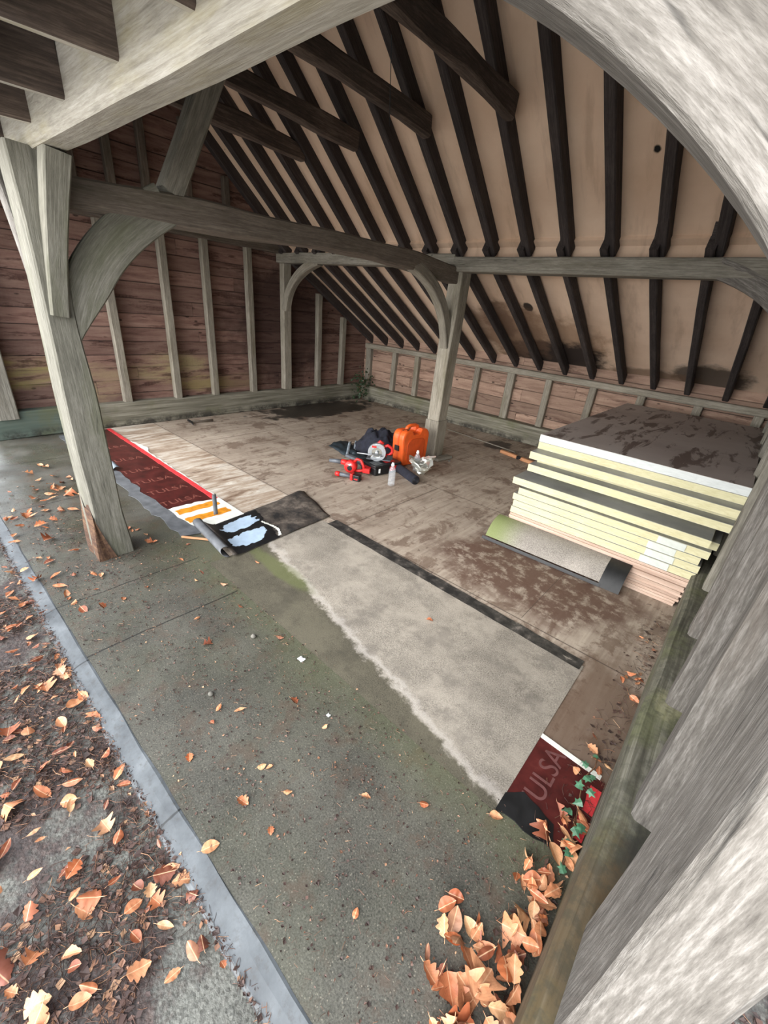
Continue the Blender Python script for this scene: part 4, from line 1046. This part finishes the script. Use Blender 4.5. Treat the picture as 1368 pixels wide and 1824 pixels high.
def rk(): return R.choices(list(KD), (22, 18, 20, 31, 9))[0]
def inground(x, y):
    return y > -.24+(x+.776)*-.168-.05 and y < .17 and (y > -.24+.93*(x+.776)-.05)
n = 0
while n < 128:
    x = -.30-3.1*R.random()**1.25; y = R.uniform(-.32, .17)
    if not inground(x, y): continue
    n += 1; leaf(x, y, -.028+R.uniform(0, .012), rk(), 'on the dark litter outside the pale kerb', 'outside the kerb', R.uniform(.45, 1.3))
for k_ in range(104):      # drift against the right sill
    y = .42+.72*R.random()**1.2; w_ = .05+.11*max(0, 1-abs(y-.62)/.5)
    x = .085-abs(R.gauss(0, w_*.7))
    leaf(x, y, .003+R.random()*.05*max(0, 1-(.085-x)/.12), rk(), 'in the drift against the right sill near the camera', 'in the right drift', R.uniform(.8, 1.3), .5)
for k_ in range(34):      # around the front post
    x = R.gauss(-3.75, .33); y = R.gauss(.6, .1)+.1*(x+3.75)*-.3
    leaf(x, max(.3, y), .003+R.random()*.01, rk(), 'in the scatter beyond the front post', 'beyond the front post', R.uniform(.8, 1.4))
for k_ in range(30):
    x = R.uniform(-3.6, -2.0); y = R.gauss(.3, .12)
    leaf(x, max(.13, y), .004+R.random()*.006, rk(), 'near the kerb before the front post foot', 'before the post foot', R.uniform(.8, 1.3))
for k_ in range(26):      # loose ones on the apron
    x = R.uniform(-2.3, -.1); y = R.uniform(.27, .95)
    leaf(x, y, .002, rk(), 'loose on the dark felt apron', 'on the apron', R.uniform(.45, .9), .2)
for k_ in range(9):
    leaf(R.uniform(-2.9, -2.2), R.uniform(.75, 1.0), .002, rk(), 'between the front post and black flap', 'by the flap', R.uniform(.6, .9), .2)
for k_ in range(14):      # inside, along the sill
    y = R.choice((1.45, 1.95, 1.95, 2.0, 2.3))+R.gauss(0, .08)
    leaf(.075-abs(R.gauss(0, .04)), y, .003+R.random()*.012, rk(), 'inside on the wooden floor along the right sill', 'inside along the sill', R.uniform(.6, .95), .4)
for k_ in range(26):      # outside the right wall
    leaf(R.uniform(.34, .75), R.uniform(.6, 1.25), -.03+R.random()*.03, rk(), 'in the pile outside the right wall', 'outside the right wall', R.uniform(1.0, 1.5), .5)
leaf(-.89, 1.575, .011, 'oval', '', '', .75, .1, 'single orange leaf lying on the pale felt sheet', .4)
leaf(-.745, .25, .004, 'oval', '', '', 1.05, .1, 'large yellow-orange oval leaf on the inner edge of the kerb', 1.2)
leaf(-.511, .683, .003, 'torn', '', '', .7, .1, 'red-brown leaf alone in the middle of the dark apron')
leaf(-.352, .802, .003, 'oval', '', '', .65, .1, 'small pale orange leaf alone near the right end of the apron')
leaf(.01, 1.44, .012, 'lobed', '', '', .9, .3, 'pinkish lobed leaf beside the white edge of the red plywood')
leaf(-1.95, 1.2, .012, 'slim', '', '', .6, .1, 'small brown leaf at the front left corner of the pale felt sheet')
# two small white scraps and a few stones and cones
for x, y, s, lb in ((-1.148, .909, .024, 'crumpled white paper scrap on the dark apron'), (-.837, .801, .011, 'tiny white feather-like scrap on the apron below the paper')):
    mb = MB(); mb.grid(lambda u, v: (x+s*(u-.5)*1.3, y+s*(v-.5)+.01*mnoise.noise((u*3, v*3, 1)), .004+.35*s*abs(mnoise.noise((u*4+x, v*4, 3)))), 6, 6); tag(mb.build('paper_scrap', whitep), lb, 'scrap')
for x, y, s, lb in ((-1.42, .83, .018, 'dark oval cone on the apron left of the white scrap'), (-1.25, .52, .016, 'grey pebble on the middle of the apron'), (-2.36, 3.98, .02, 'small stone on the floor right of the inner post')):
    mb = MB(); mb.lathe([(s*.2, 0), (s*.6, s*.15), (s*.75, s*.5), (s*.5, s*.85), (s*.1, s)], 10, o=(x, y, 0)); tag(mb.build('pebble', stone_m, smooth=True), lb, 'stone')
# fine litter that nobody could count: needles, twigs, crumbs
def litter(name, label, n, sampler, smin, smax, z0_, seed, chip=.35):
    rr = random.Random(seed); mb = MB()
    for k_ in range(n):
        x, y = sampler(rr); a = rr.uniform(0, PI*2); L = rr.uniform(smin, smax); id_ = float(k_)
        if rr.random() < chip:
            w_ = L*rr.uniform(.25, .6); L2 = L*.55; z = z0_+rr.uniform(0, .006); dx, dy = math.cos(a), math.sin(a)
            V = [(x-dx*L2, y-dy*L2, z), (x-dy*w_, y+dx*w_, z+rr.uniform(.001, .005)), (x+dx*L2, y+dy*L2, z+rr.uniform(0, .003)), (x+dy*w_*.8, y-dx*w_*.8, z+rr.uniform(0, .004))]
            mb.add(V, [(0, 1, 2), (0, 2, 3)], [(id_, 0, 0)]*4)
        else:
            r_ = L*rr.uniform(.018, .035)+.0004; b = rr.uniform(-.5, .5); z = z0_+rr.uniform(.001, .007)
            P = [Vector((x-math.cos(a)*L, y-math.sin(a)*L, z)), Vector((x, y, z+rr.uniform(0, .004))), Vector((x+math.cos(a+b)*L, y+math.sin(a+b)*L, z+rr.uniform(-.001, .004)))]
            rings = []
            for i, p in enumerate(P):
                q = Vector((-math.sin(a+b*i/2), math.cos(a+b*i/2), 0))*r_*(1-.3*i)
                rings.append([p+q, p-q, p+Vector((0, 0, r_*1.4))])
            mb.sweep(rings, [[(id_, 0, 0)]*3]*3)
    o = mb.build(name, litter_m, fix=False); tag(o, label, 'litter', None, 'stuff'); return o
def s_out(rr):
    while True:
        x = .2-3.7*rr.random()**1.1; y = rr.uniform(-.6, .15)
        if y < -.24+(x+.776)*-.168-.28*rr.random(): continue
        if mnoise.noise((x*3.1, y*3.1, 5)) > -.12+.35*rr.random()-.2: return x, y
litter('leaf_litter', 'dark wet litter of twigs and leaf crumbs outside the kerb', 15000, s_out, .004, .026, -.034, 1, .3)
litter('kerb_litter', 'dark litter lapping over the outer edge of the pale kerb', 1500, lambda rr: (-.25-3.0*rr.random(), .155+abs(rr.gauss(0, .02))), .004, .018, -.021, 6, .4)
litter('needle_litter', 'sparse needles and crumbs scattered over the dark apron', 4600, lambda rr: (rr.uniform(-2.6, .08), rr.uniform(.25, 1.0)), .003, .011, .0, 2, .55)
litter('twig_litter', 'needles and crumbs gathered round the front post foot', 1100, lambda rr: (rr.gauss(-2.9, .55), max(.16, rr.gauss(.42, .14))), .004, .016, .0, 3, .4)
litter('sill_litter', 'twigs and crumbs along the inside of the right sill', 500, lambda rr: (.085-abs(rr.gauss(0, .06)), rr.uniform(.5, 2.6)), .005, .025, .002, 4, .2)
litter('drift_litter', 'leaf crumbs under the pile outside the right wall', 700, lambda rr: (rr.uniform(.33, .8), rr.uniform(.55, 1.4)), .01, .03, -.034, 5, .8)
